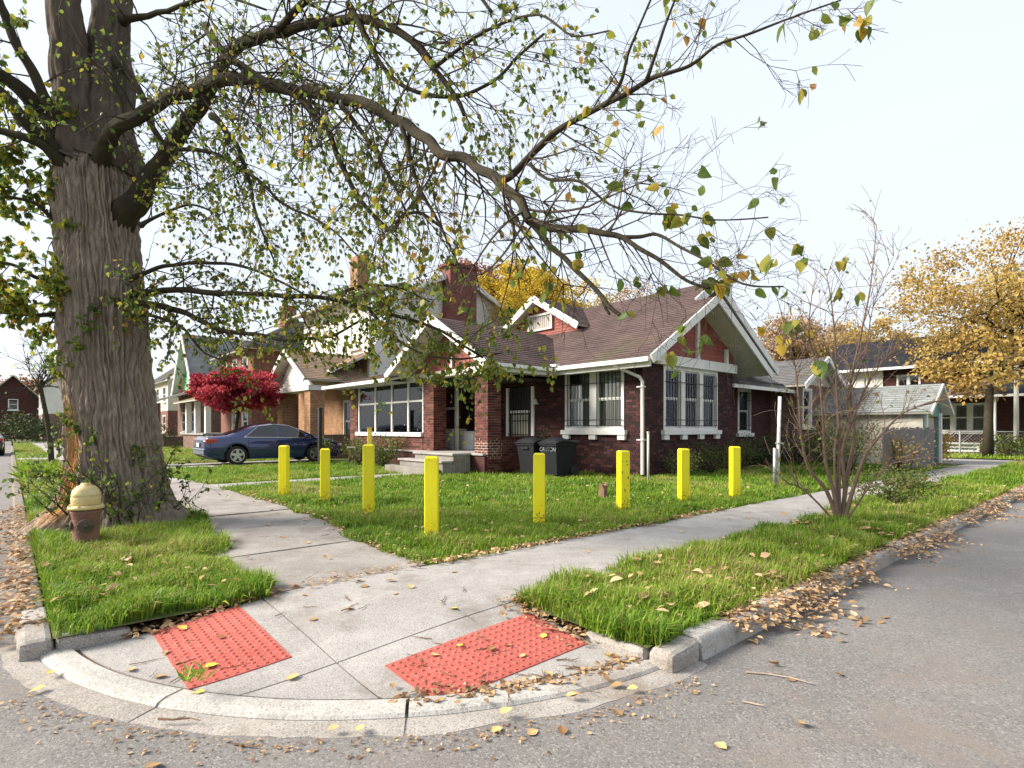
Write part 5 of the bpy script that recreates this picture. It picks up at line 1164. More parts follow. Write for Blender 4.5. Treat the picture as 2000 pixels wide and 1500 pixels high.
# limbs: (points as sight-line column/row and distance) , start radius, end radius, twig density, leaf count, drop, reach
limbs = [
 ([(165, 330, 7.7), (150, 240, 7.6), (140, 120, 7.5), (122, 0, 7.4), (100, -250, 7.2), (60, -600, 7.0)], .27, .15, 0, 0, 0, .8),
 ([(205, 330, 7.8), (212, 200, 7.8), (215, 60, 7.8), (222, -120, 7.8), (250, -420, 7.8)], .29, .19, 0, 0, 0, .8),
 ([(215, 450, 7.75), (258, 395, 7.55), (305, 335, 7.4), (350, 262, 7.2), (388, 205, 7.0), (425, 140, 6.8), (470, 88, 6.5), (560, 58, 6.1), (680, 38, 5.7), (780, 62, 5.4), (850, 135, 5.2), (905, 230, 5.1)], .17, .017, 11, 3, .14, .8),
 ([(190, 365, 7.75), (200, 300, 7.4), (222, 252, 7.1), (260, 230, 6.9), (305, 206, 6.8), (350, 182, 6.6), (420, 161, 6.3), (451, 152, 6.2), (525, 168, 6.0), (612, 182, 5.7), (700, 200, 5.4), (767, 227, 5.1), (820, 262, 4.9), (855, 287, 4.7), (907, 311, 4.5), (977, 350, 4.2), (1012, 395, 4.0), (1036, 432, 3.85)], .108, .030, 11, 2, .16, .75),
 ([(1036, 432, 3.85), (1080, 444, 3.7), (1140, 448, 3.55), (1180, 456, 3.45), (1212, 464, 3.4), (1250, 486, 3.3), (1290, 510, 3.25), (1340, 550, 3.2), (1385, 565, 3.15)], .034, .008, 15, 1, .06, .42),
 ([(1212, 464, 3.4), (1250, 463, 3.35), (1285, 459, 3.3), (1330, 484, 3.2), (1380, 510, 3.1), (1450, 555, 3.0), (1530, 560, 2.95)], .016, .004, 15, 1, .05, .4),
 ([(1036, 432, 3.85), (1055, 452, 3.8), (1075, 478, 3.75), (1100, 500, 3.7), (1120, 524, 3.65), (1150, 552, 3.6), (1174, 577, 3.55), (1190, 597, 3.5), (1215, 616, 3.45)], .026, .012, 2, 0, .05, .3),
 ([(1174, 577, 3.55), (1182, 600, 3.54), (1191, 613, 3.53)], .013, .008, 0, 0, 0, .2),
 ([(977, 350, 4.2), (1000, 343, 4.15), (1052, 290, 4.0), (1091, 252, 3.9), (1157, 217, 3.75), (1210, 189, 3.6), (1269, 154, 3.5), (1304, 143, 3.4), (1350, 126, 3.35), (1402, 87, 3.25), (1455, 66, 3.15), (1525, 38, 3.05), (1644, 0, 2.95)], .036, .004, 11, 1, .04, .36),
 ([(1185, 203, 3.65), (1212, 160, 3.6), (1225, 110, 3.55), (1245, 60, 3.5), (1275, -10, 3.45)], .016, .006, 6, 1, 0, .4),
 ([(1262, 158, 3.5), (1285, 90, 3.45), (1300, 45, 3.42), (1325, -20, 3.4)], .014, .006, 6, 1, 0, .4),
 ([(1036, 320, 4.05), (1070, 350, 3.9), (1130, 355, 3.7), (1190, 400, 3.6), (1260, 415, 3.4), (1330, 420, 3.3), (1400, 430, 3.2), (1500, 425, 3.1)], .014, .004, 13, 1, .05, .4),
 ([(402, 52, 6.3), (451, 115, 6.0), (525, 161, 5.8), (577, 189, 5.7), (630, 245, 5.5), (662, 315, 5.4), (687, 367, 5.35), (715, 406, 5.3), (764, 451, 5.2), (780, 425, 5.15), (815, 413, 5.1), (860, 440, 5.0)], .05, .013, 11, 3, .2, .6),
 ([(680, 7, 5.7), (715, 70, 5.5), (750, 133, 5.4), (800, 175, 5.3), (880, 190, 5.2), (960, 160, 5.0), (1010, 110, 4.8), (1060, 70, 4.6)], .035, .01, 9, 4, .05, .6),
 ([(666, 206, 5.5), (715, 270, 5.4), (750, 329, 5.3), (771, 364, 5.25), (800, 430, 5.2)], .03, .008, 9, 4, .25, .6),
 ([(785, 245, 5.0), (799, 297, 4.95), (820, 367, 4.9), (851, 420, 4.85), (883, 490, 4.8), (905, 540, 4.75)], .028, .008, 9, 4, .25, .55),
 ([(414, 227, 6.9), (460, 280, 6.7), (484, 350, 6.6), (501, 420, 6.5), (533, 507, 6.4)], .05, .01, 9, 4, .25, .6),
 ([(330, 290, 7.2), (420, 300, 6.8), (500, 350, 6.5), (560, 400, 6.3), (640, 440, 6.1), (700, 500, 6.0)], .035, .008, 9, 4, .15, .6),
 ([(540, 60, 6.1), (600, 0, 5.8), (680, -60, 5.5), (800, -80, 5.1), (900, -40, 4.8), (960, 20, 4.6)], .05, .012, 6, 3, .12, .7),
 ([(850, 130, 5.2), (950, 60, 4.9), (1050, 30, 4.5), (1120, 70, 4.2), (1190, 60, 4.0)], .02, .005, 6, 2, .05, .45),
 # low limbs on the right
 ([(230, 552, 7.7), (270, 540, 7.6), (320, 520, 7.5), (400, 512, 7.3), (470, 520, 7.2), (545, 548, 7.0), (600, 580, 6.9)], .045, .012, 6, 5, .10, .6),
 ([(230, 584, 7.7), (275, 572, 7.6), (340, 566, 7.5), (430, 572, 7.3), (540, 578, 7.1), (640, 586, 6.9), (720, 602, 6.7), (800, 622, 6.5), (880, 655, 6.3), (940, 695, 6.2)], .065, .012, 8, 6, .10, .6),
 ([(230, 604, 7.7), (280, 592, 7.5), (350, 607, 7.4), (420, 640, 7.2), (500, 655, 7.1), (570, 665, 7.0), (640, 655, 6.9), (700, 628, 6.8)], .06, .014, 7, 6, .10, .55),
 ([(230, 627, 7.7), (285, 615, 7.4), (350, 636, 7.3), (400, 690, 7.2), (440, 705, 7.1)], .035, .01, 4, 3, .08, .4),
 ([(640, 586, 6.9), (700, 560, 6.8), (770, 560, 6.7), (840, 590, 6.6)], .03, .008, 8, 6, .05, .5),
 ([(720, 602, 6.7), (760, 650, 6.6), (820, 690, 6.5), (900, 700, 6.4), (980, 690, 6.3)], .025, .008, 8, 7, .08, .45),
 # left side
 ([(185, 370, 7.7), (150, 310, 7.5), (100, 240, 7.4), (60, 190, 7.3), (0, 148, 7.2), (-120, 80, 7.0)], .17, .06, 3, 3, .08, .7),
 ([(180, 390, 7.7), (130, 330, 7.4), (80, 270, 7.2), (40, 225, 7.1), (0, 180, 7.0), (-100, 100, 6.9)], .13, .05, 3, 3, .08, .7),
 ([(150, 300, 7.55), (120, 250, 7.4), (85, 180, 7.2), (45, 110, 7.1), (10, 30, 7.0), (-30, -80, 6.9)], .09, .04, 4, 4, .05, .7),
 ([(170, 370, 7.6), (125, 320, 7.3), (60, 275, 7.0), (0, 255, 6.9), (-80, 260, 6.8)], .08, .03, 5, 6, .12, .6),
 ([(190, 572, 7.7), (130, 560, 7.6), (70, 540, 7.4), (20, 515, 7.3), (-60, 500, 7.2)], .05, .015, 8, 8, .06, .6),
 ([(190, 622, 7.7), (130, 610, 7.5), (60, 615, 7.3), (-60, 605, 7.2)], .05, .02, 7, 7, .08, .55),
 ([(190, 452, 7.7), (120, 440, 7.5), (70, 400, 7.3), (10, 385, 7.2), (-60, 380, 7.1)], .04, .015, 8, 8, .06, .6),
 ([(230, 120, 7.6), (275, 180, 7.4), (290, 230, 7.3), (320, 290, 7.2)], .06, .035, 3, 2, .1, .5),
 ([(275, 440, 7.4), (310, 420, 7.2), (370, 400, 7.1), (430, 420, 7.0)], .03, .01, 7, 7, .05, .45),
 ([(240, 40, 7.6), (330, 20, 7.2), (420, -10, 6.9), (520, 20, 6.5)], .05, .012, 5, 5, .12, .6),
]
segs, leaves = [], []; limb_segs = []
rt = random.Random(5)
for pts, r0, r1, dens, lf, drop, reach in limbs:
    p3 = smooth([P(*q) for q in pts], 5); n = len(p3)
    jit = [p+Vector((mnoise.noise(p*3), mnoise.noise(p*3+Vector((9, 0, 0))), mnoise.noise(p*3+Vector((0, 9, 0)))))*min(.05, r0*.5) if 0 < i else p for i, p in enumerate(p3)]
    rad = [r0+(r1-r0)*(i/(n-1))**.55 for i in range(n)]
    cl_ = [0.]
    for i in range(1, n): cl_.append(cl_[-1]+(jit[i]-jit[i-1]).length)
    rad = [q*(1+.12*mnoise.noise(jit[i]*6))*(1+.55*math.exp(-cl_[i]/(2.2*r0+.05)) if pts[0][0] < 290 else 1) for i, q in enumerate(rad)]
    limb_segs.append((jit, rad))
    for i in range(1, n):
        L = (jit[i]-jit[i-1]).length
        if i < n*.12 and r0 > .1: continue
        for _ in range(int(dens*L+rt.random())):
            t = (jit[i]-jit[i-1]).normalized(); s = t.orthogonal().normalized(); s.rotate(Matrix.Rotation(rt.uniform(0, 6.28), 3, t))
            dvec = t*.55+s*1.0+Vector((0, 0, -drop*2.0)); dvec += Vector((.25, -.1, 0))*rt.random()
            q = jit[i-1].lerp(jit[i], rt.random())
            grow(q, dvec, reach*rt.uniform(.55, 1.5), min(.012, rad[i]*.35), 1, segs, leaves, .55, drop, .02, 4, lf, 3, .17, rt)
for li, (pts, rad) in enumerate(limb_segs):
    mb = MB(); nn = 56 if li < 2 else (28 if rad[0] > .1 else 8)
    if rad[0] > .1:
        fine = smooth([Vector(p) for p in pts], 8); rf = np.interp(np.linspace(0, 1, len(fine)), np.linspace(0, 1, len(rad)), rad); pts, rad = fine, list(rf)
    mb.tube(pts, rad, nn)
    if nn > 8:
        k0 = 0.
        for i in range(len(pts)):
            if i: k0 += (pts[i]-pts[i-1]).length
            for k in range(nn):
                t = 2*math.pi*k/nn; q = max(2.5, 16*rad[i]); d = abs(mnoise.noise(Vector((q*math.cos(t), q*math.sin(t), k0*1.4+li*9))))
                v = Vector(mb.v[i*nn+k]); mb.v[i*nn+k] = tuple(v+(v-pts[i]).normalized()*(min(d*3.6, 1)*.040-.02)*min(1, rad[i]/.25))
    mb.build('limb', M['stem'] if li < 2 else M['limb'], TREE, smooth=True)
mb = MB()
for pts, rad, lvl in segs:
    if lvl == 1: mb.tube(pts[::1], [max(r, .0016) for r in rad], 4, False)
    else: mb.tube(pts, [max(r, .0012) for r in rad], 3, False)
tw = mb.build('twigs', M['twig'], TREE); tw['kind'] = 'stuff'
lp = np.array([p for p, d in leaves]); ld = np.array([d for p, d in leaves])
dist = np.linalg.norm(lp-np.array([0, 0, CH]), axis=1)
pxs = 1000+F*lp[:, 0]/lp[:, 1]
keep = rng.random(len(lp)) < np.where(pxs < 150, 1., np.where(dist < 4.3, .13, np.where(dist < 5.6, .36, np.where(lp[:, 2] < 3.9, .60, .40))))
lp, ld, dist = lp[keep], ld[keep], dist[keep]
order = np.argsort(dist); near, rest = order[:75], order[75:]
dd = ld*.35+np.array([0, 0, -1.0])*.75+rng.normal(size=lp.shape)*.45
bias = np.where(dist[rest] < 5.5, .1, 0)
leaf_cloud('foliage', lp[rest]-np.array(base), dd[rest], rng.uniform(.036, .072, len(rest))*np.where(dist[rest] < 4.6, 1.25, np.where(lp[rest][:, 0] < -5.6, 1.45, 1)), np.clip(rng.beta(1.6, 2.1, len(rest))+bias+np.where(lp[rest][:, 2] < 3.9, .10, .04), 0, 1), M['leaf'], TREE, wid=1.15)
def round_leaf(w, bend, cup):
    v, f = [], []; N = 7
    for i in range(N+1):
        t = i/N; h = w*(math.sin(math.pi*t**.75))**.8*(1-.25*t) if 0 < i < N else .004
        for q in (-1, 0, 1): v.append((q*h, t, cup*abs(q)*h-bend*t*t+.02*math.sin(9*t)*abs(q)))
    for i in range(N):
        for q in (0, 1): f.append((i*3+q, i*3+q+1, i*3+4+q, i*3+3+q))
    return np.array(v, dtype=np.float32), np.array(f)
near_me = []
for k in range(4):
    v, lf_ = round_leaf(.36+.03*k, .05+.10*k, .15+.12*k)
    near_me.append(mesh_obj('leaf', v, lf_, M['leaf_obj'], None, smooth=True))
def leaf_obj(parent, org, p, d, size, k, name='leaf', first=[True]*16):
    src = near_me[k]; o = src.copy(); COL.objects.link(o); o.name = name; o.parent = parent
    y = Vector(d).normalized(); x = y.cross(Vector((rt.gauss(0, 1), rt.gauss(0, 1), rt.gauss(0, .4)))).normalized(); z = x.cross(y)
    o.matrix_local = Matrix.Translation(Vector(p)-Vector(org)) @ Matrix((x, y, z)).transposed().to_4x4() @ Matrix.Scale(size, 4)
    return o
for i in near:
    for _ in range(rt.choice((1, 2, 2, 3))): leaf_obj(TREE, base, Vector(lp[i])+Vector((rt.gauss(0, .010), rt.gauss(0, .010), rt.gauss(0, .006))), dd[i]+rng.normal(size=3)*.35, rt.uniform(.05, .092), rt.randint(0, 3))
# shoots sprouting round the foot and up the trunk
segs2, lv2 = [], []
for k in range(46):
    t = R(-54)+rt.uniform(-1.4, 1.2); z = abs(rt.gauss(0, .28)); px, r = tp(z); c = tc_(px, z); q = c+Vector((math.cos(t), math.sin(t), 0))*r*1.02
    grow(q, Vector((math.cos(t), math.sin(t), 1.1)), rt.uniform(.25, .75), .008, 1, segs2, lv2, .6, 0, .1, 4, 3, 2, .3, rt)
for (pxx, pyy) in ((235, 610), (225, 650), (215, 680), (195, 715), (150, 720), (195, 820), (215, 845), (240, 870), (165, 880), (290, 880)):
    zz = CH+(HZ-pyy)/F*7.1; c, r = tp(zz); cc = tc_(c, zz); off = (pxx-c)/F*7.2; d_ = Vector((off, -math.sqrt(max(.02, r*r-off*off)), 0)); q = cc+d_
    for _ in range(3): grow(q, d_.normalized()+Vector((0, 0, .5)), .22, .004, 1, segs2, lv2, .7, .1, 0, 3, 3, 2, .3, rt)
mb = MB()
for pts, rad, lvl in segs2: mb.tube([p-base for p in pts], [max(r, .002) for r in rad], 4, False)
o = mb.build('sucker_stems', M['twig'], TREE, org=(0, 0, 0)); o['kind'] = 'stuff'
p2 = np.array([p for p, d in lv2]); leaf_cloud('sucker_leaves', p2-np.array(base), rng.normal(size=p2.shape)+np.array([0, 0, -.3]), rng.uniform(.04, .085, len(p2)), rng.beta(1.3, 3, len(p2)), M['leaf'], TREE)

# ================================================================== OTHER TREES AND SHRUBS
def crown_tree(name, label, loc, zc, rad, nclump, per, size, material, trunk_r=.2, clump=.16, flat=1., group=None, bare=1.0, seed=1, cat='tree'):
    o = thing(name, label, cat, loc=loc, group=group); g = np.random.default_rng(seed); rr = random.Random(seed)
    rx, ry, rz = rad; c = Vector((0, 0, zc))
    u = g.normal(size=(nclump, 3)); u /= np.linalg.norm(u, axis=1, keepdims=True); u *= (g.random(nclump)**.42)[:, None]
    cen = u*np.array([rx, ry, rz])+np.array([0, 0, zc])
    cs = g.uniform(.6, 1.3, nclump)*clump*rx
    pos = np.repeat(cen, per, axis=0)+g.normal(size=(nclump*per, 3))*np.repeat(cs, per)[:, None]*np.array([1, 1, .6*flat])
    tint = np.clip(np.repeat(g.random(nclump), per)*.55+g.random(nclump*per)*.45, 0, 1)
    leaf_cloud('crown', pos, g.normal(size=pos.shape)+np.array([0, 0, -.5]), g.uniform(.7, 1.3, len(pos))*size, tint, material, o, big=False)
    mb = MB(); z0 = max(.3, zc-rz*.75)
    tr = [Vector((0, 0, -.1)), Vector((rr.uniform(-.1, .1), rr.uniform(-.1, .1), z0*.5)), Vector((rr.uniform(-.2, .2), rr.uniform(-.2, .2), z0)), Vector((0, 0, zc))]
    mb.tube(tr, [trunk_r*1.3, trunk_r, trunk_r*.85, trunk_r*.4], 10); mb.build('trunk', M['limb'], o, smooth=True, org=(0, 0, 0))
    mb = MB()
    for k in range(0, nclump, max(1, nclump//int(45*bare))):
        e = Vector(cen[k]); s = tr[2].lerp(tr[3], rr.random()*.9); mid = s.lerp(e, .5)+Vector((rr.gauss(0, .1*rx), rr.gauss(0, .1*rx), rr.uniform(-.05, .12)*rx))
        mb.tube(smooth([s, mid, e], 3), [trunk_r*.30*(1-i/7) for i in range(7)], 5, False)
    o2 = mb.build('branches', M['limb'], o, org=(0, 0, 0)); o2['kind'] = 'stuff'
    return o
def gpos(px, D): return Vector(((px-1000)/F*D, D, 0))
crown_tree('autumn_tree', 'big orange-leaved tree rising at the right edge above the alley house', gpos(2050, 31), 8.2, (8.4, 6, 4.2), 190, 190, .17, M['autumn'], .35, .085, seed=3)
crown_tree('autumn_tree', 'smaller orange tree in front of the black roof, right of the garage', gpos(1930, 26), 4.3, (2.9, 2.6, 1.5), 42, 70, .20, M['autumn'], .18, .10, seed=4)
crown_tree('autumn_tree', 'golden yellow tree behind the bungalow dormer', gpos(1075, 33), 7.6, (3.5, 3.2, 2.7), 120, 190, .15, M['yellow_leaf'], .25, .11, seed=5)
crown_tree('autumn_tree', 'olive yellow tree behind the chimney and dormer', gpos(1010, 38), 10.2, (2.9, 2.5, 2.3), 80, 110, .22, M['yellow_leaf'], .22, .11, seed=15)
crown_tree('autumn_tree', 'rust red tree behind the brick chimney', gpos(915, 42), 10.6, (3.6, 3, 2.9), 90, 130, .24, M['rust_leaf'], .25, .11, seed=6)
crown_tree('autumn_tree', 'sparse pale pink tree behind the bungalow ridge', gpos(1265, 46), 10.8, (4.6, 3, 1.9), 90, 45, .20, M['pink_leaf'], .2, .10, seed=7)
crown_tree('autumn_tree', 'hazy tan tree behind the rear grey gable', gpos(1560, 48), 8.0, (4.6, 3, 2.6), 100, 90, .24, M['pink_leaf'], .25, .10, seed=8)
crown_tree('autumn_tree', 'tan orange tree behind the left end of the black roof', gpos(1690, 56), 8.8, (6.2, 4, 3.2), 120, 90, .28, M['autumn'], .3, .09, seed=9)
crown_tree('green_tree', 'dark green tree at the far end of the front street, left edge', gpos(-62, 90), 4.6, (5.5, 6, 4.4), 110, 120, .5, M['evergreen'], .4, .12, seed=10)
crown_tree('autumn_tree', 'brown tree behind the far maroon house', gpos(45, 118), 7.0, (7, 6, 4.5), 110, 80, .55, M['rust_leaf'], .4, .12, seed=12)
crown_tree('green_tree', 'green bush-like tree beside the far white sided house', gpos(140, 66), 2.4, (1.6, 1.6, 2.0), 60, 120, .22, M['evergreen'], .2, .14, seed=13)
crown_tree('red_maple', 'small crimson maple in the neighbouring front yard behind the blue car', gpos(462, 26.5), 3.1, (2.15, 1.9, 1.0), 120, 130, .15, M['maple'], .09, .085, .6, seed=14)
# young street tree with a bare crown
yt = gpos(98, 21.5); o = thing('young_tree', 'thin leaning young street tree with bare crown left of the big trunk', 'tree', loc=yt)
sg, lv = [], []; q = [Vector((.05, 0, -.1)), Vector((0, 0, .8)), Vector((-.12, 0, 1.6)), Vector((-.3, 0, 2.5)), Vector((-.38, 0, 3.0))]
MB().tube(smooth(q, 4), [.10-.04*i/16 for i in range(17)], 10).build('trunk', M['limb'], o, smooth=True, org=(0, 0, 0))
for k in range(13): grow(q[-1]-Vector((0, 0, rt.random()*.5)), (rt.gauss(0, .8), rt.gauss(0, .8), .8), rt.uniform(1.1, 1.9), .03, 1, sg, lv, .5, 0, .05, 6, 1, 3, .2, rt)
mb = MB()
for pts, rad, lvl in sg: mb.tube(pts[::2], [max(r, .006) for r in rad[::2]], 3, False)
o2 = mb.build('crown', M['limb'], o, org=(0, 0, 0)); o2['kind'] = 'stuff'
p2 = np.array([p for p, d in lv]); k_ = rng.random(len(p2)) < .25; p2 = p2[k_]
leaf_cloud('foliage', p2, rng.normal(size=p2.shape)+np.array([0, 0, -.6]), rng.uniform(.10, .16, len(p2)), rng.beta(2, 2, len(p2)), M['leaf'], o, big=False)
# multi-stemmed sapling on the right verge
sp0 = P(1640, 1025, CH*F/(1025-HZ)); sp0.z = -.05
o = thing('sapling', 'nearly bare multi-stemmed sapling on the right-hand verge', 'tree', loc=sp0)
sg, lv = [], []; SD = sp0.y
stems = [[(1640, 1030), (1615, 960), (1580, 915), (1565, 850), (1560, 780), (1550, 700), (1528, 640)], [(1640, 1030), (1628, 960), (1612, 900), (1608, 830), (1600, 740), (1580, 650), (1588, 560)], [(1640, 1030), (1638, 950), (1640, 870), (1634, 760), (1632, 680), (1625, 600), (1615, 540)],
         [(1642, 1030), (1650, 960), (1645, 880), (1665, 820), (1690, 760), (1725, 705), (1745, 690)], [(1645, 1030), (1668, 950), (1690, 890), (1720, 850), (1760, 810), (1800, 790)], [(1642, 1030), (1655, 930), (1668, 850), (1660, 760), (1680, 660), (1700, 560), (1712, 440)],
         [(1645, 1030), (1672, 990), (1705, 940), (1745, 900)], [(1638, 1030), (1600, 985), (1560, 950), (1540, 945)], [(1640, 1030), (1630, 880), (1655, 780), (1690, 690), (1705, 600), (1745, 500)]]
for j, stp_ in enumerate(stems):
    dp = [0, -.15, .2, .1, -.3, .35, -.2, .1, .25][j]
    pts = smooth([P(x, y, SD+dp*i/len(stp_))-sp0 for i, (x, y) in enumerate(stp_)], 4); n = len(pts)
    r0 = .030 if j < 6 else .018
    rad = [r0*(1-.86*(i/(n-1))) for i in range(n)]
    MB().tube(pts, rad, 8).build('stem', M['sapbark'], o, smooth=True, org=(0, 0, 0))
    for i in range(n//3, n):
        for _ in range(2):
            if rt.random() < .8:
                t = (pts[i]-pts[i-1]).normalized(); s = t.orthogonal().normalized(); s.rotate(Matrix.Rotation(rt.uniform(0, 6.28), 3, t))
                grow(pts[i], t*.8+s*.6+Vector((0, 0, .25)), rt.uniform(.25, .7), .006, 2, sg, lv, .5, 0, .05, 3, 1, 3, .2, rt)
mb = MB()
for pts, rad, lvl in sg: mb.tube(pts, [max(r, .0025) for r in rad], 3, False)
o2 = mb.build('twigs', M['sapbark'], o, org=(0, 0, 0)); o2['kind'] = 'stuff'
p2 = np.array([p for p, d in lv]); k_ = rng.random(len(p2)) < .35; p2 = p2[k_]
leaf_cloud('foliage', p2, rng.normal(size=p2.shape)+np.array([0, 0, -.8]), rng.uniform(.03, .07, len(p2)), rng.uniform(.3, 1, len(p2)), M['leaf'], o)
for (x, y, nn) in ((1640, 510, 5), (1632, 570, 4), (1545, 628, 6), (1560, 640, 3), (1535, 662, 4), (1510, 570, 3), (1676, 572, 2), (1548, 600, 2)):
    for _ in range(nn): leaf_obj(o, sp0, P(x+rt.gauss(0, 9), y+rt.gauss(0, 6), SD+rt.uniform(-.15, .15)), (rt.gauss(0, .5), rt.gauss(0, .5), -.8), rt.uniform(.11, .17), rt.randint(0, 3))
for s in near_me: bpy.data.objects.remove(s)

def shrub(label, a, b, rad, h, n, material, size=.06, stems=10, seed=1, name='shrub', group=None):
    p = W(a, b, 0); o = thing(name, label, 'shrub', loc=(p.x, p.y, 0), group=group); g = np.random.default_rng(seed); rr = random.Random(seed)
    nc = max(8, n//28); u = g.normal(size=(nc, 3)); u /= np.linalg.norm(u, axis=1, keepdims=True); u *= (g.random(nc)**.4)[:, None]
    cen = u*np.array([rad, rad, h*.5])+np.array([0, 0, h*.52]); pos = np.repeat(cen, 28, axis=0)+g.normal(size=(nc*28, 3))*np.array([rad*.22, rad*.22, h*.12]); pos = pos[pos[:, 2] > -.03]
    leaf_cloud('foliage', pos, g.normal(size=pos.shape)+np.array([0, 0, .3]), g.uniform(.7, 1.3, len(pos))*size, np.clip(g.beta(2, 2.2, len(pos)), 0, 1), material, o, big=False)
    mb = MB()
    for k in range(stems):
        e = Vector(cen[rr.randrange(nc)])*1.12; mb.tube(smooth([Vector((rr.gauss(0, .06), rr.gauss(0, .06), -.05)), e*.5+Vector((rr.gauss(0, .06), rr.gauss(0, .06), .05)), e], 3), [.012*(1-i/9) for i in range(7)], 4, False)
    s = mb.build('stems', M['twig'], o, org=(0, 0, 0)); s['kind'] = 'stuff'
    return o
shrub('reddish green shrub under the screened porch, left half', 9.3, 18.6, .62, .95, 1100, M['shrub'], .07, 16, 21)
shrub('reddish green shrub under the screened porch, next to the steps', 9.3, 16.9, .75, 1.0, 1300, M['shrub'], .07, 16, 22)
shrub('dead-looking brushy shrub under the triple side window', 15.0, 8.35, .62, .9, 1100, M['shrub'], .05, 30, 23)
shrub('small weedy shrub between the vent pipe and the side window', 13.6, 8.4, .5, .7, 900, M['shrub'], .05, 18, 24)
shrub('weedy shrub at the rear end of the brick bay, behind a bollard', 16.7, 8.3, .6, .95, 1200, M['shrub'], .05, 18, 25)
shrub('dark evergreen shrub beside the recessed wall behind the rightmost bollard', 18.9, 8.6, .75, 1.05, 1100, M['evergreen'], .07, 12, 26)
shrub('dark evergreen shrub left of the white post', 20.8, 8.2, .8, 1.0, 1000, M['evergreen'], .07, 12, 27)
shrub('olive shrub behind the sapling, before the rear gable', 20.5, 6.9, 1.0, 1.5, 1400, M['shrub'], .07, 18, 28)
shrub('yellow-green tangle growing against the plank fence', 17.0, 5.5, .8, 1.5, 1100, M['shrub'], .07, 22, 29)
shrub('dry orange and olive weeds before the plank fence and garage', 19.2, 4.75, .8, 1.15, 900, M['autumn'], .06, 26, 39)
shrub('low leafy bush spilling over the walk right of the sapling', 11.2, 2.95, .72, .55, 1500, M['shrub'], .05, 22, 30)
shrub('second low bush further along the walk by the plank fence', 13.9, 3.3, .7, .45, 900, M['shrub'], .05, 14, 31)
shrub('leafy bush with yellow leaves at the alley corner of the garage', 27.6, 5.7, .6, 1.3, 900, M['autumn'], .10, 14, 32)
shrub('green bush by the chain link fence across the alley', 34.8, 4.4, 1.2, .9, 900, M['shrub'], .12, 8, 33)
shrub('shrub clump in front of the blue car nose by the black post', 9.0, 21.0, .38, .95, 500, M['shrub'], .07, 10, 34)
shrub('dark shrub beside the green gable house porch', 7.2, 45.0, 1.3, 1.7, 1200, M['evergreen'], .14, 8, 35)
shrub('brown hedge mound at the far end of the walk', 1.2, 70.0, 2.4, 2.5, 1500, M['evergreen'], .25, 8, 36)
shrub('leafy green plant growing between the bins and the double front window', 11.9, 12.0, .25, 1.3, 260, M['shrub'], .06, 6, 37)

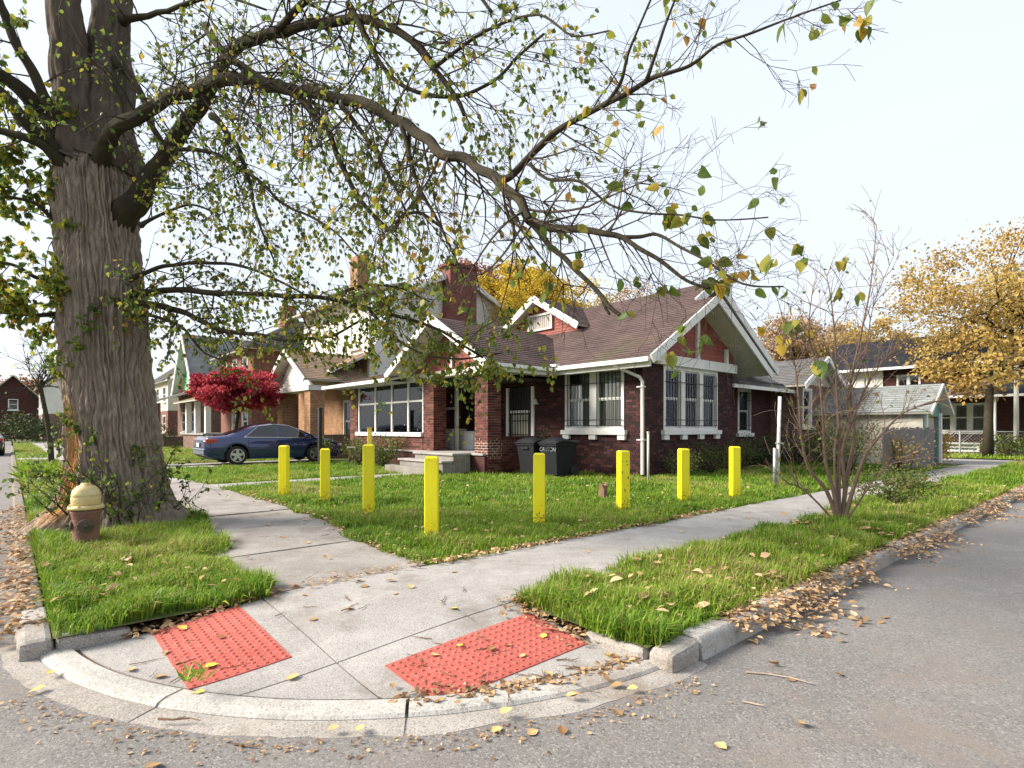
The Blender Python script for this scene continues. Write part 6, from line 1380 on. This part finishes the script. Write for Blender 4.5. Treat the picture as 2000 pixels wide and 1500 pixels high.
# ================================================================== GRASS
eA, eB = np.array(EA), np.array(EB)
TAB = (*toab(Vector((base.x, base.y, 0))), 1.0)
vs = [W(TAB[0], TAB[1], ZL+.006)]
for k in range(40):
    t = 2*math.pi*k/40; r = 1.25*(1+.25*mnoise.noise(Vector((math.cos(t)*1.5, math.sin(t)*1.5, 4)))); vs.append(W(min(max(TAB[0]+r*math.cos(t), .22), 1.9), TAB[1]+r*math.sin(t), ZL+.006))
mesh_obj('soil', vs, [(0, k+1, (k+1) % 40+1) for k in range(40)], M['dirt'], None)['kind'] = 'structure'
def vnoise(a, b, s, seed=0):
    return np.array([mnoise.noise(Vector((x*s, y*s, seed*7.3))) for x, y in zip(a, b)])
def grass(name, label, rects, holes, dens, hgt, wid, seed, tshift=0., zb=ZL, left_of=None, right_of=None, above_b=None, below_b=None, clear=None):
    g = np.random.default_rng(seed); A, B = [], []
    for a0, a1, b0, b1 in rects:
        n = int((a1-a0)*(b1-b0)*dens); A.append(g.uniform(a0, a1, n)); B.append(g.uniform(b0, b1, n))
    A, B = np.concatenate(A), np.concatenate(B)
    D = A*EA.y+B*EB.y
    keep = g.random(len(A)) < np.clip((5.0/np.maximum(D, 1))**1.25, .05, 1)
    sh_ = np.array([wshift(x) for x in B])
    if left_of is not None:
        e = (left_of+sh_)-A; keep &= e > -.05+.13*vnoise(A, B, 2.6, seed+20)+.05*vnoise(A, B, 9, seed+21)
    if right_of is not None:
        e = A-(right_of+np.where(B > 4.9, sh_, 0)); keep &= e > -.05+.13*vnoise(A, B, 2.6, seed+22)+.05*vnoise(A, B, 9, seed+23)
    if above_b is not None: keep &= (B-above_b) > -.04+.12*vnoise(A, B, 2.6, seed+24)+.05*vnoise(A, B, 9, seed+25)
    if below_b is not None: keep &= (below_b-B) > -.05+.14*vnoise(A, B, 2.2, seed+26)+.05*vnoise(A, B, 9, seed+27)
    if clear is not None: keep &= np.hypot(A-clear[0], B-clear[1]) > clear[2]*(1+.35*vnoise(A, B, 1.8, seed+28))
    for h in holes: keep &= ~((A > h[0]) & (A < h[1]) & (B > h[2]) & (B < h[3]))
    A, B, D = A[keep], B[keep], D[keep]
    cl = vnoise(A, B, 2.3, seed); c2 = vnoise(A, B, .55, seed+3)
    keep = g.random(len(A)) < np.clip(.95+cl*1.3+c2*1.1, .10, 1); A, B, D, cl, c2 = A[keep], B[keep], D[keep], cl[keep], c2[keep]
    n = len(A); sc_ = np.clip((D/5.0)**.55, 1, 3.2)
    h = hgt*g.uniform(.55, 1.35, n)*(1+.8*cl)*np.clip(sc_, 1, 1.25); w = wid*g.uniform(.6, 1.5, n)*sc_
    broad = g.random(n) < .10; w = np.where(broad, w*3.0, w); h = np.where(broad, h*.75, h)
    az = g.uniform(0, 2*np.pi, n); lean = g.uniform(.15, .95, n); lean = np.where(broad, lean+.5, lean)
    base_ = A[:, None]*eA+B[:, None]*eB; base_[:, 2] = zb-.005
    dr = np.stack([np.cos(az), np.sin(az), np.zeros(n)], 1); sd = np.stack([-np.sin(az), np.cos(az), np.zeros(n)], 1); up = np.array([0, 0, 1.])
    mid = base_+up*(h*.6)[:, None]+dr*(h*lean*.30)[:, None]; tip = base_+up*(h*np.clip(1.05-lean*.45, .2, 1))[:, None]+dr*(h*lean*.95)[:, None]
    v = np.stack([base_-sd*(w*.5)[:, None], base_+sd*(w*.5)[:, None], mid+sd*(w*.42)[:, None], mid-sd*(w*.42)[:, None], tip], 1).reshape(-1, 3)
    i5 = (np.arange(n)*5)[:, None]
    f = np.concatenate([i5+np.array([0, 1, 2]), i5+np.array([0, 2, 3]), i5+np.array([3, 2, 4])])
    tint = np.clip(g.beta(1.8, 2.0, n)+c2*.45+cl*.12+tshift+(g.random(n) < .05)*.5, 0, 1)
    o = mesh_obj(name, v, f, M['grass'], None, tint=np.repeat(tint, 5)); tag(o, label, 'grass', kind='stuff'); return o
grass('verge_grass', 'lush green grass on the verge round the big tree and hydrant', [(.20, 2.1, 4.52, 13.5)], [], 7500, .125, .0075, 1, left_of=1.5, above_b=4.60, clear=TAB)
grass('verge_grass', 'lush green grass on the right-hand verge under the sapling', [(2.80, 29, 1.95, 3.35)], [], 8000, .125, .0075, 2, .02, below_b=3.24, right_of=2.88)
grass('lawn_grass', 'mown green lawn around the yellow bollards before the bungalow', [(2.85, 12.5, 4.42, 13.6), (2.92, 9.9, 13.6, 21.0), (12.5, 23, 4.5, 8.95)],
      [(9.95, 13, 12.3, 21), (2.9, 8.85, 13.62, 14.48), (8.5, 10, 13.0, 15.7)], 5200, .085, .0075, 3, .0, right_of=2.97, above_b=4.56)
grass('far_lawn_grass', 'sunlit grass of the lawns further along the front street', [(.2, 1.47, 14.5, 21.1), (.2, 1.47, 23.9, 30.4), (.2, 1.47, 33.1, 64), (2.95, 10, 24.0, 64), (3, 5.5, 21.5, 24)], [(2.9, 10.2, 21.2, 23.9), (2.9, 10, 30.8, 31.6), (2.9, 8, 39.5, 41), (2.9, 14, 48, 51), (9.4, 12, 24, 30)], 2600, .10, .009, 4, .16)
grass('alley_grass', 'grass at the alley corner right of the garage', [(32.3, 36, 2, 10)], [], 2000, .10, .010, 5, .1)
def weeds(label, a0, a1, b0, b1, n, h, seed):
    g = np.random.default_rng(seed); a = g.uniform(a0, a1, n); b = g.uniform(b0, b1, n); p = a[:, None]*eA+b[:, None]*eB; p[:, 2] = ZL
    ph = g.uniform(0, 6.28, n); d = np.stack([np.cos(ph), np.sin(ph), g.uniform(.5, 1.6, n)], 1)
    o = leaf_cloud('tall_grass', p, d, g.uniform(.6, 1.2, n)*h, g.uniform(.3, 1, n), M['grass'], None, big=True, wid=.22); tag(o, label, 'grass', kind='stuff')
weeds('tall yellow grass tuft on the verge before the young street tree', .3, 1.4, 18.6, 20.4, 800, .48, 50)
weeds('tuft of weed growing in the kerb joint by the red panel', .66, .78, 3.28, 3.40, 26, .10, 51)

# ================================================================== FALLEN LEAVES AND TWIGS
def litter(name, label, a, b, z, size, seed, flatness=.8, dark=0.):
    g = np.random.default_rng(seed); n = len(a); p = a[:, None]*eA+b[:, None]*eB; p[:, 2] = z
    ph = g.uniform(0, 6.28, n); d = np.stack([np.cos(ph), np.sin(ph), g.normal(0, 1-flatness, n)], 1); nr = np.stack([g.normal(0, .35, n), g.normal(0, .35, n), np.ones(n)], 1)
    nr = np.where(np.abs((nr*d).sum(1, keepdims=True)) > 5, nr, nr)
    x = np.cross(d, nr); nn = np.cross(x, d)
    o = leaf_cloud(name, p, d, (.45+1.1*g.beta(1.6, 2.6, n))*size, np.clip(g.beta(1.5, 1.6, n)-dark, 0, 1), M['litter'], None, big=True, nrm=nr)
    tag(o, label, 'leaves', kind='stuff'); return o
g = np.random.default_rng(99)
n = 7500; a = 3.6+g.random(n)**1.25*16; wv = .30+.12*np.sin(a*1.7)+.09*np.sin(a*4.3+1)+.05*np.sin(a*11); b = 1.99-np.abs(g.normal(0, .46, n))*np.clip(wv, .12, .6)
z = ZR+.012+np.clip((b-1.55)/.33, 0, 1)**1.1*.135*g.uniform(.55, 1.05, n)+g.random(n)*.012
litter('leaf_drift', 'drift of tan dead leaves along the right-hand kerb', a, b, z, .056, 61)
n = 1300; b = 4.9+g.random(n)**1.3*8; a = .16-np.abs(g.normal(0, .24, n)); litter('leaf_drift', 'brown leaf drift in the gutter at the left edge by the hydrant', a, b, ZR+.01+np.clip((a+.25)/.3, 0, 1)*.10+g.random(n)*.03, .06, 62, dark=.2)
n = 120; a = g.uniform(1.4, 2.9, n); b = 4.55+g.normal(0, .05, n); A1, B1 = a, b
n = 230; a = 2.85+g.normal(0, .10, n); b = g.uniform(2.35, 3.25, n); A2_, B2_ = a, b
n = 230; a = g.uniform(.55, 1.6, n); b = 4.56+g.normal(0, .05, n)
aa = np.concatenate([A1, A2_, a]); bb = np.concatenate([B1, B2_, b]); zz = np.array([zpad(x, y) for x, y in zip(aa, bb)])+.012+g.random(len(aa))*.02
litter('leaf_edging', 'brown leaves caught along the grass edges of the corner pavement', aa, bb, zz, .048, 63, dark=.18)
n = 700; a = g.uniform(2.95, 8.5, n); b = 4.50+g.normal(0, .045, n); b2 = g.uniform(4.6, 12, 500); a2 = 2.97+g.normal(0, .05, 500)+np.array([wshift(x) for x in b2])
litter('leaf_edging', 'dry leaves along the lawn edge beside the walks', np.concatenate([a, a2]), np.concatenate([b, b2]), ZW+.012+g.random(1200)*.02, .05, 64, dark=.1)
n = 650; a = np.concatenate([g.uniform(3, 16, n), 8.1+g.normal(0, .7, 260)]); b = np.concatenate([g.uniform(2.0, 3.15, n), 2.6+g.normal(0, .35, 260)]); litter('scattered_leaves', 'scattered tan leaves lying on the right-hand verge grass', a, b, .015+g.random(n+260)*.05, .085, 65)
n = 420; a = g.uniform(3, 12, n); b = g.uniform(4.6, 12, n); litter('scattered_leaves', 'scattered tan leaves lying in the bungalow lawn', a, b, .0+g.random(n)*.03, .075, 66)
n = 120; a = g.uniform(.25, 1.45, n); b = g.uniform(4.7, 9, n); litter('scattered_leaves', 'scattered leaves in the verge grass before the big trunk', a, b, .02+g.random(n)*.03, .08, 67)
# single leaves and twigs on the pavement, each where the photograph shows one
lm = []
for k in range(3):
    v, lf_ = round_leaf(.36+.04*k, -.06-.08*k, .25+.15*k); v[:, 2] += .03
    lm.append(mesh_obj('fallen_leaf', v, lf_, M['litter_obj'], None, smooth=True).data)
for o in [o for o in bpy.data.objects if o.name.startswith('fallen_leaf')]: bpy.data.objects.remove(o)
def surf_z(a, b):
    r = math.hypot(a-CC[0], b-CC[1])
    if a < CC[0] and b < CC[1] and r > RO: return ZR
    if a < CC[0] and b < CC[1] and r > RI: return -.146
    if a < .02 or b < 1.82: return ZR
    if a < 2.9 and b < 4.55: return zpad(a, b)
    return ZW
def ground_at(px, py):
    z = -.1
    for _ in range(6):
        D = (CH-z)*F/(py-HZ); v = P(px, py, D); a, b = toab(v); z = surf_z(a, b)
    return v, a, b, z
leafspots = [((295, 1243), (365, 1232), (440, 1246), (322, 1282), (398, 1308)), ((840, 1283), (963, 1267), (1000, 1265), (900, 1262), (1060, 1250), (1015, 1287), (863, 1345), (1130, 1245)),
  ((90, 1340), (105, 1312), (310, 1492), (975, 1395), (640, 1425), (700, 1430), (960, 1432), (1030, 1437), (1100, 1437), (1110, 1360), (1215, 1335), (1555, 1330), (1420, 1465), (1650, 1322), (1520, 1300), (1575, 1415), (1215, 1400), (1545, 1230), (1600, 1238), (1480, 1260), (1730, 1205), (1245, 1352)),
  ((590, 1162), (553, 1052), (600, 1062), (480, 1090), (640, 1092), (755, 1135), (720, 1145), (705, 1137), (806, 1150), (770, 1162), (895, 1190), (1290, 1085), (1150, 1080), (880, 1118), (460, 1057), (520, 1025), (1420, 1015), (1330, 1040), (590, 1010)),
  ((255, 1307), (400, 1352), (1195, 1285), (1205, 1280), (1230, 1275), (1220, 1292), (1080, 1322), (1105, 1360), (300, 1325), (560, 1330), (620, 1210), (690, 1190))]
llab = ['dry tan leaf fallen on the red panel nearer the hydrant', 'dry tan leaf fallen on the red panel beside the right verge', 'single leaf lying on the road asphalt or gutter', 'single leaf lying on the grey walk behind the corner', 'single leaf lying on the grey concrete corner ramp']
lgrp = ['leaves on the left red panel', 'leaves on the right red panel', 'leaves on the asphalt', 'leaves on the walk', 'leaves on the corner ramp']
for gi, sp_ in enumerate(leafspots):
    for px, py in sp_:
        v, a, b, z = ground_at(px, py); o = bpy.data.objects.new('fallen_leaf', lm[rt.randint(0, 2)]); COL.objects.link(o)
        o.location = (v.x, v.y, z+(.012 if gi < 2 else .004)); s = rt.uniform(.05, .08); o.scale = (s, s, s*rt.uniform(.6, 1.3)); o.rotation_euler = (rt.uniform(-.2, .2), rt.uniform(-.2, .2), rt.uniform(0, 6.28))
        k = sorted(sp_).index((px, py)); ordn = ('leftmost', 'second from left', 'third from left', 'fourth from left', 'fifth from left', 'sixth from left', 'seventh from left', 'eighth from left', 'ninth from left', 'tenth from left')
        tag(o, (ordn[k]+': ' if k < 10 else ('rightmost: ' if k == len(sp_)-1 else ('eleventh', 'twelfth', 'thirteenth', 'fourteenth', 'fifteenth', 'sixteenth', 'seventeenth', 'eighteenth', 'nineteenth', 'twentieth', 'twenty-first')[k-10]+' from left: '))+llab[gi], 'leaf', lgrp[gi])
tws = [((1520, 1327), 'pale broken stick lying on the road right of the kerb', .34), ((1470, 1378), 'short pale stick on the road', .10), ((700, 1330), None, .16), ((480, 1460), 'short dark stick on the road at the bottom edge', .12), ((350, 1410), 'thin curved twig lying along the gutter', .22)]
def twig(px, py, L, label, group=None, m='stump', rr=.006):
    v, a, b, z = ground_at(px, py); ang = rt.uniform(-.6, .6) if label else rt.uniform(0, 3.14); d = Vector((math.cos(ang), math.sin(ang), 0)); s = Vector((-d.y, d.x, 0))
    c = Vector((v.x, v.y, z+.008)); o = thing('fallen_twig', label or 'thin dry twig lying on the corner pavement', 'twig', loc=c, group=group)
    pts = [d*(-L/2), d*(-L/6)+s*rt.uniform(-.1, .1)*L, d*(L/6)+s*rt.uniform(-.12, .12)*L, d*(L/2)+Vector((0, 0, .006))]
    MB().tube(pts, [rr, rr*.8, rr*.7, rr*.4], 5).build('stick', M[m], o, org=(0, 0, 0))
    if L > .12: MB().tube([pts[1], pts[1]+d*L*.2+s*L*.16*rt.choice((-1, 1))], [rr*.6, rr*.3], 4).build('side_shoot', M[m], o, org=(0, 0, 0))
for (px, py), lab, L in tws:
    if lab: twig(px, py, L, lab, None, 'palestick' if 'pale' in lab else 'stump')
for k in range(48):
    px, py = rt.choice([(rt.uniform(480, 760), rt.uniform(1010, 1150)), (rt.uniform(560, 980), rt.uniform(1130, 1240)), (rt.uniform(740, 1140), rt.uniform(1230, 1360)), (rt.uniform(280, 560), rt.uniform(1200, 1330)), (rt.uniform(820, 1250), rt.uniform(1290, 1400))])
    twig(px, py, rt.uniform(.06, .2), None, 'thin twigs scattered on the corner pavement', 'stump', rt.uniform(.002, .0045))
# debris in the right ramp joint
n = 260; t = math.pi+g.uniform(.95, 1.55, n); r = RI+g.normal(0, .05, n)+.02; aa = CC[0]+r*np.cos(t); bb = CC[1]+r*np.sin(t)
litter('leaf_debris', 'brown crumbled leaves and twigs along the kerb joint of the right ramp', aa, bb, np.array([max(surf_z(x, y), -.16) for x, y in zip(aa, bb)])+.008+g.random(n)*.012, .045, 70, dark=.25)
n = 420; tt = math.pi+g.uniform(.3, 1.5, n); r = RO+.02+np.abs(g.normal(0, .09, n)); aa = CC[0]+r*np.cos(tt); bb = CC[1]+r*np.sin(tt)
litter('leaf_debris', 'fine leaf crumbs and grit along the gutter edge of the corner', aa, bb, np.full(n, ZR+.006)+g.random(n)*.006, .024, 71, dark=.2)
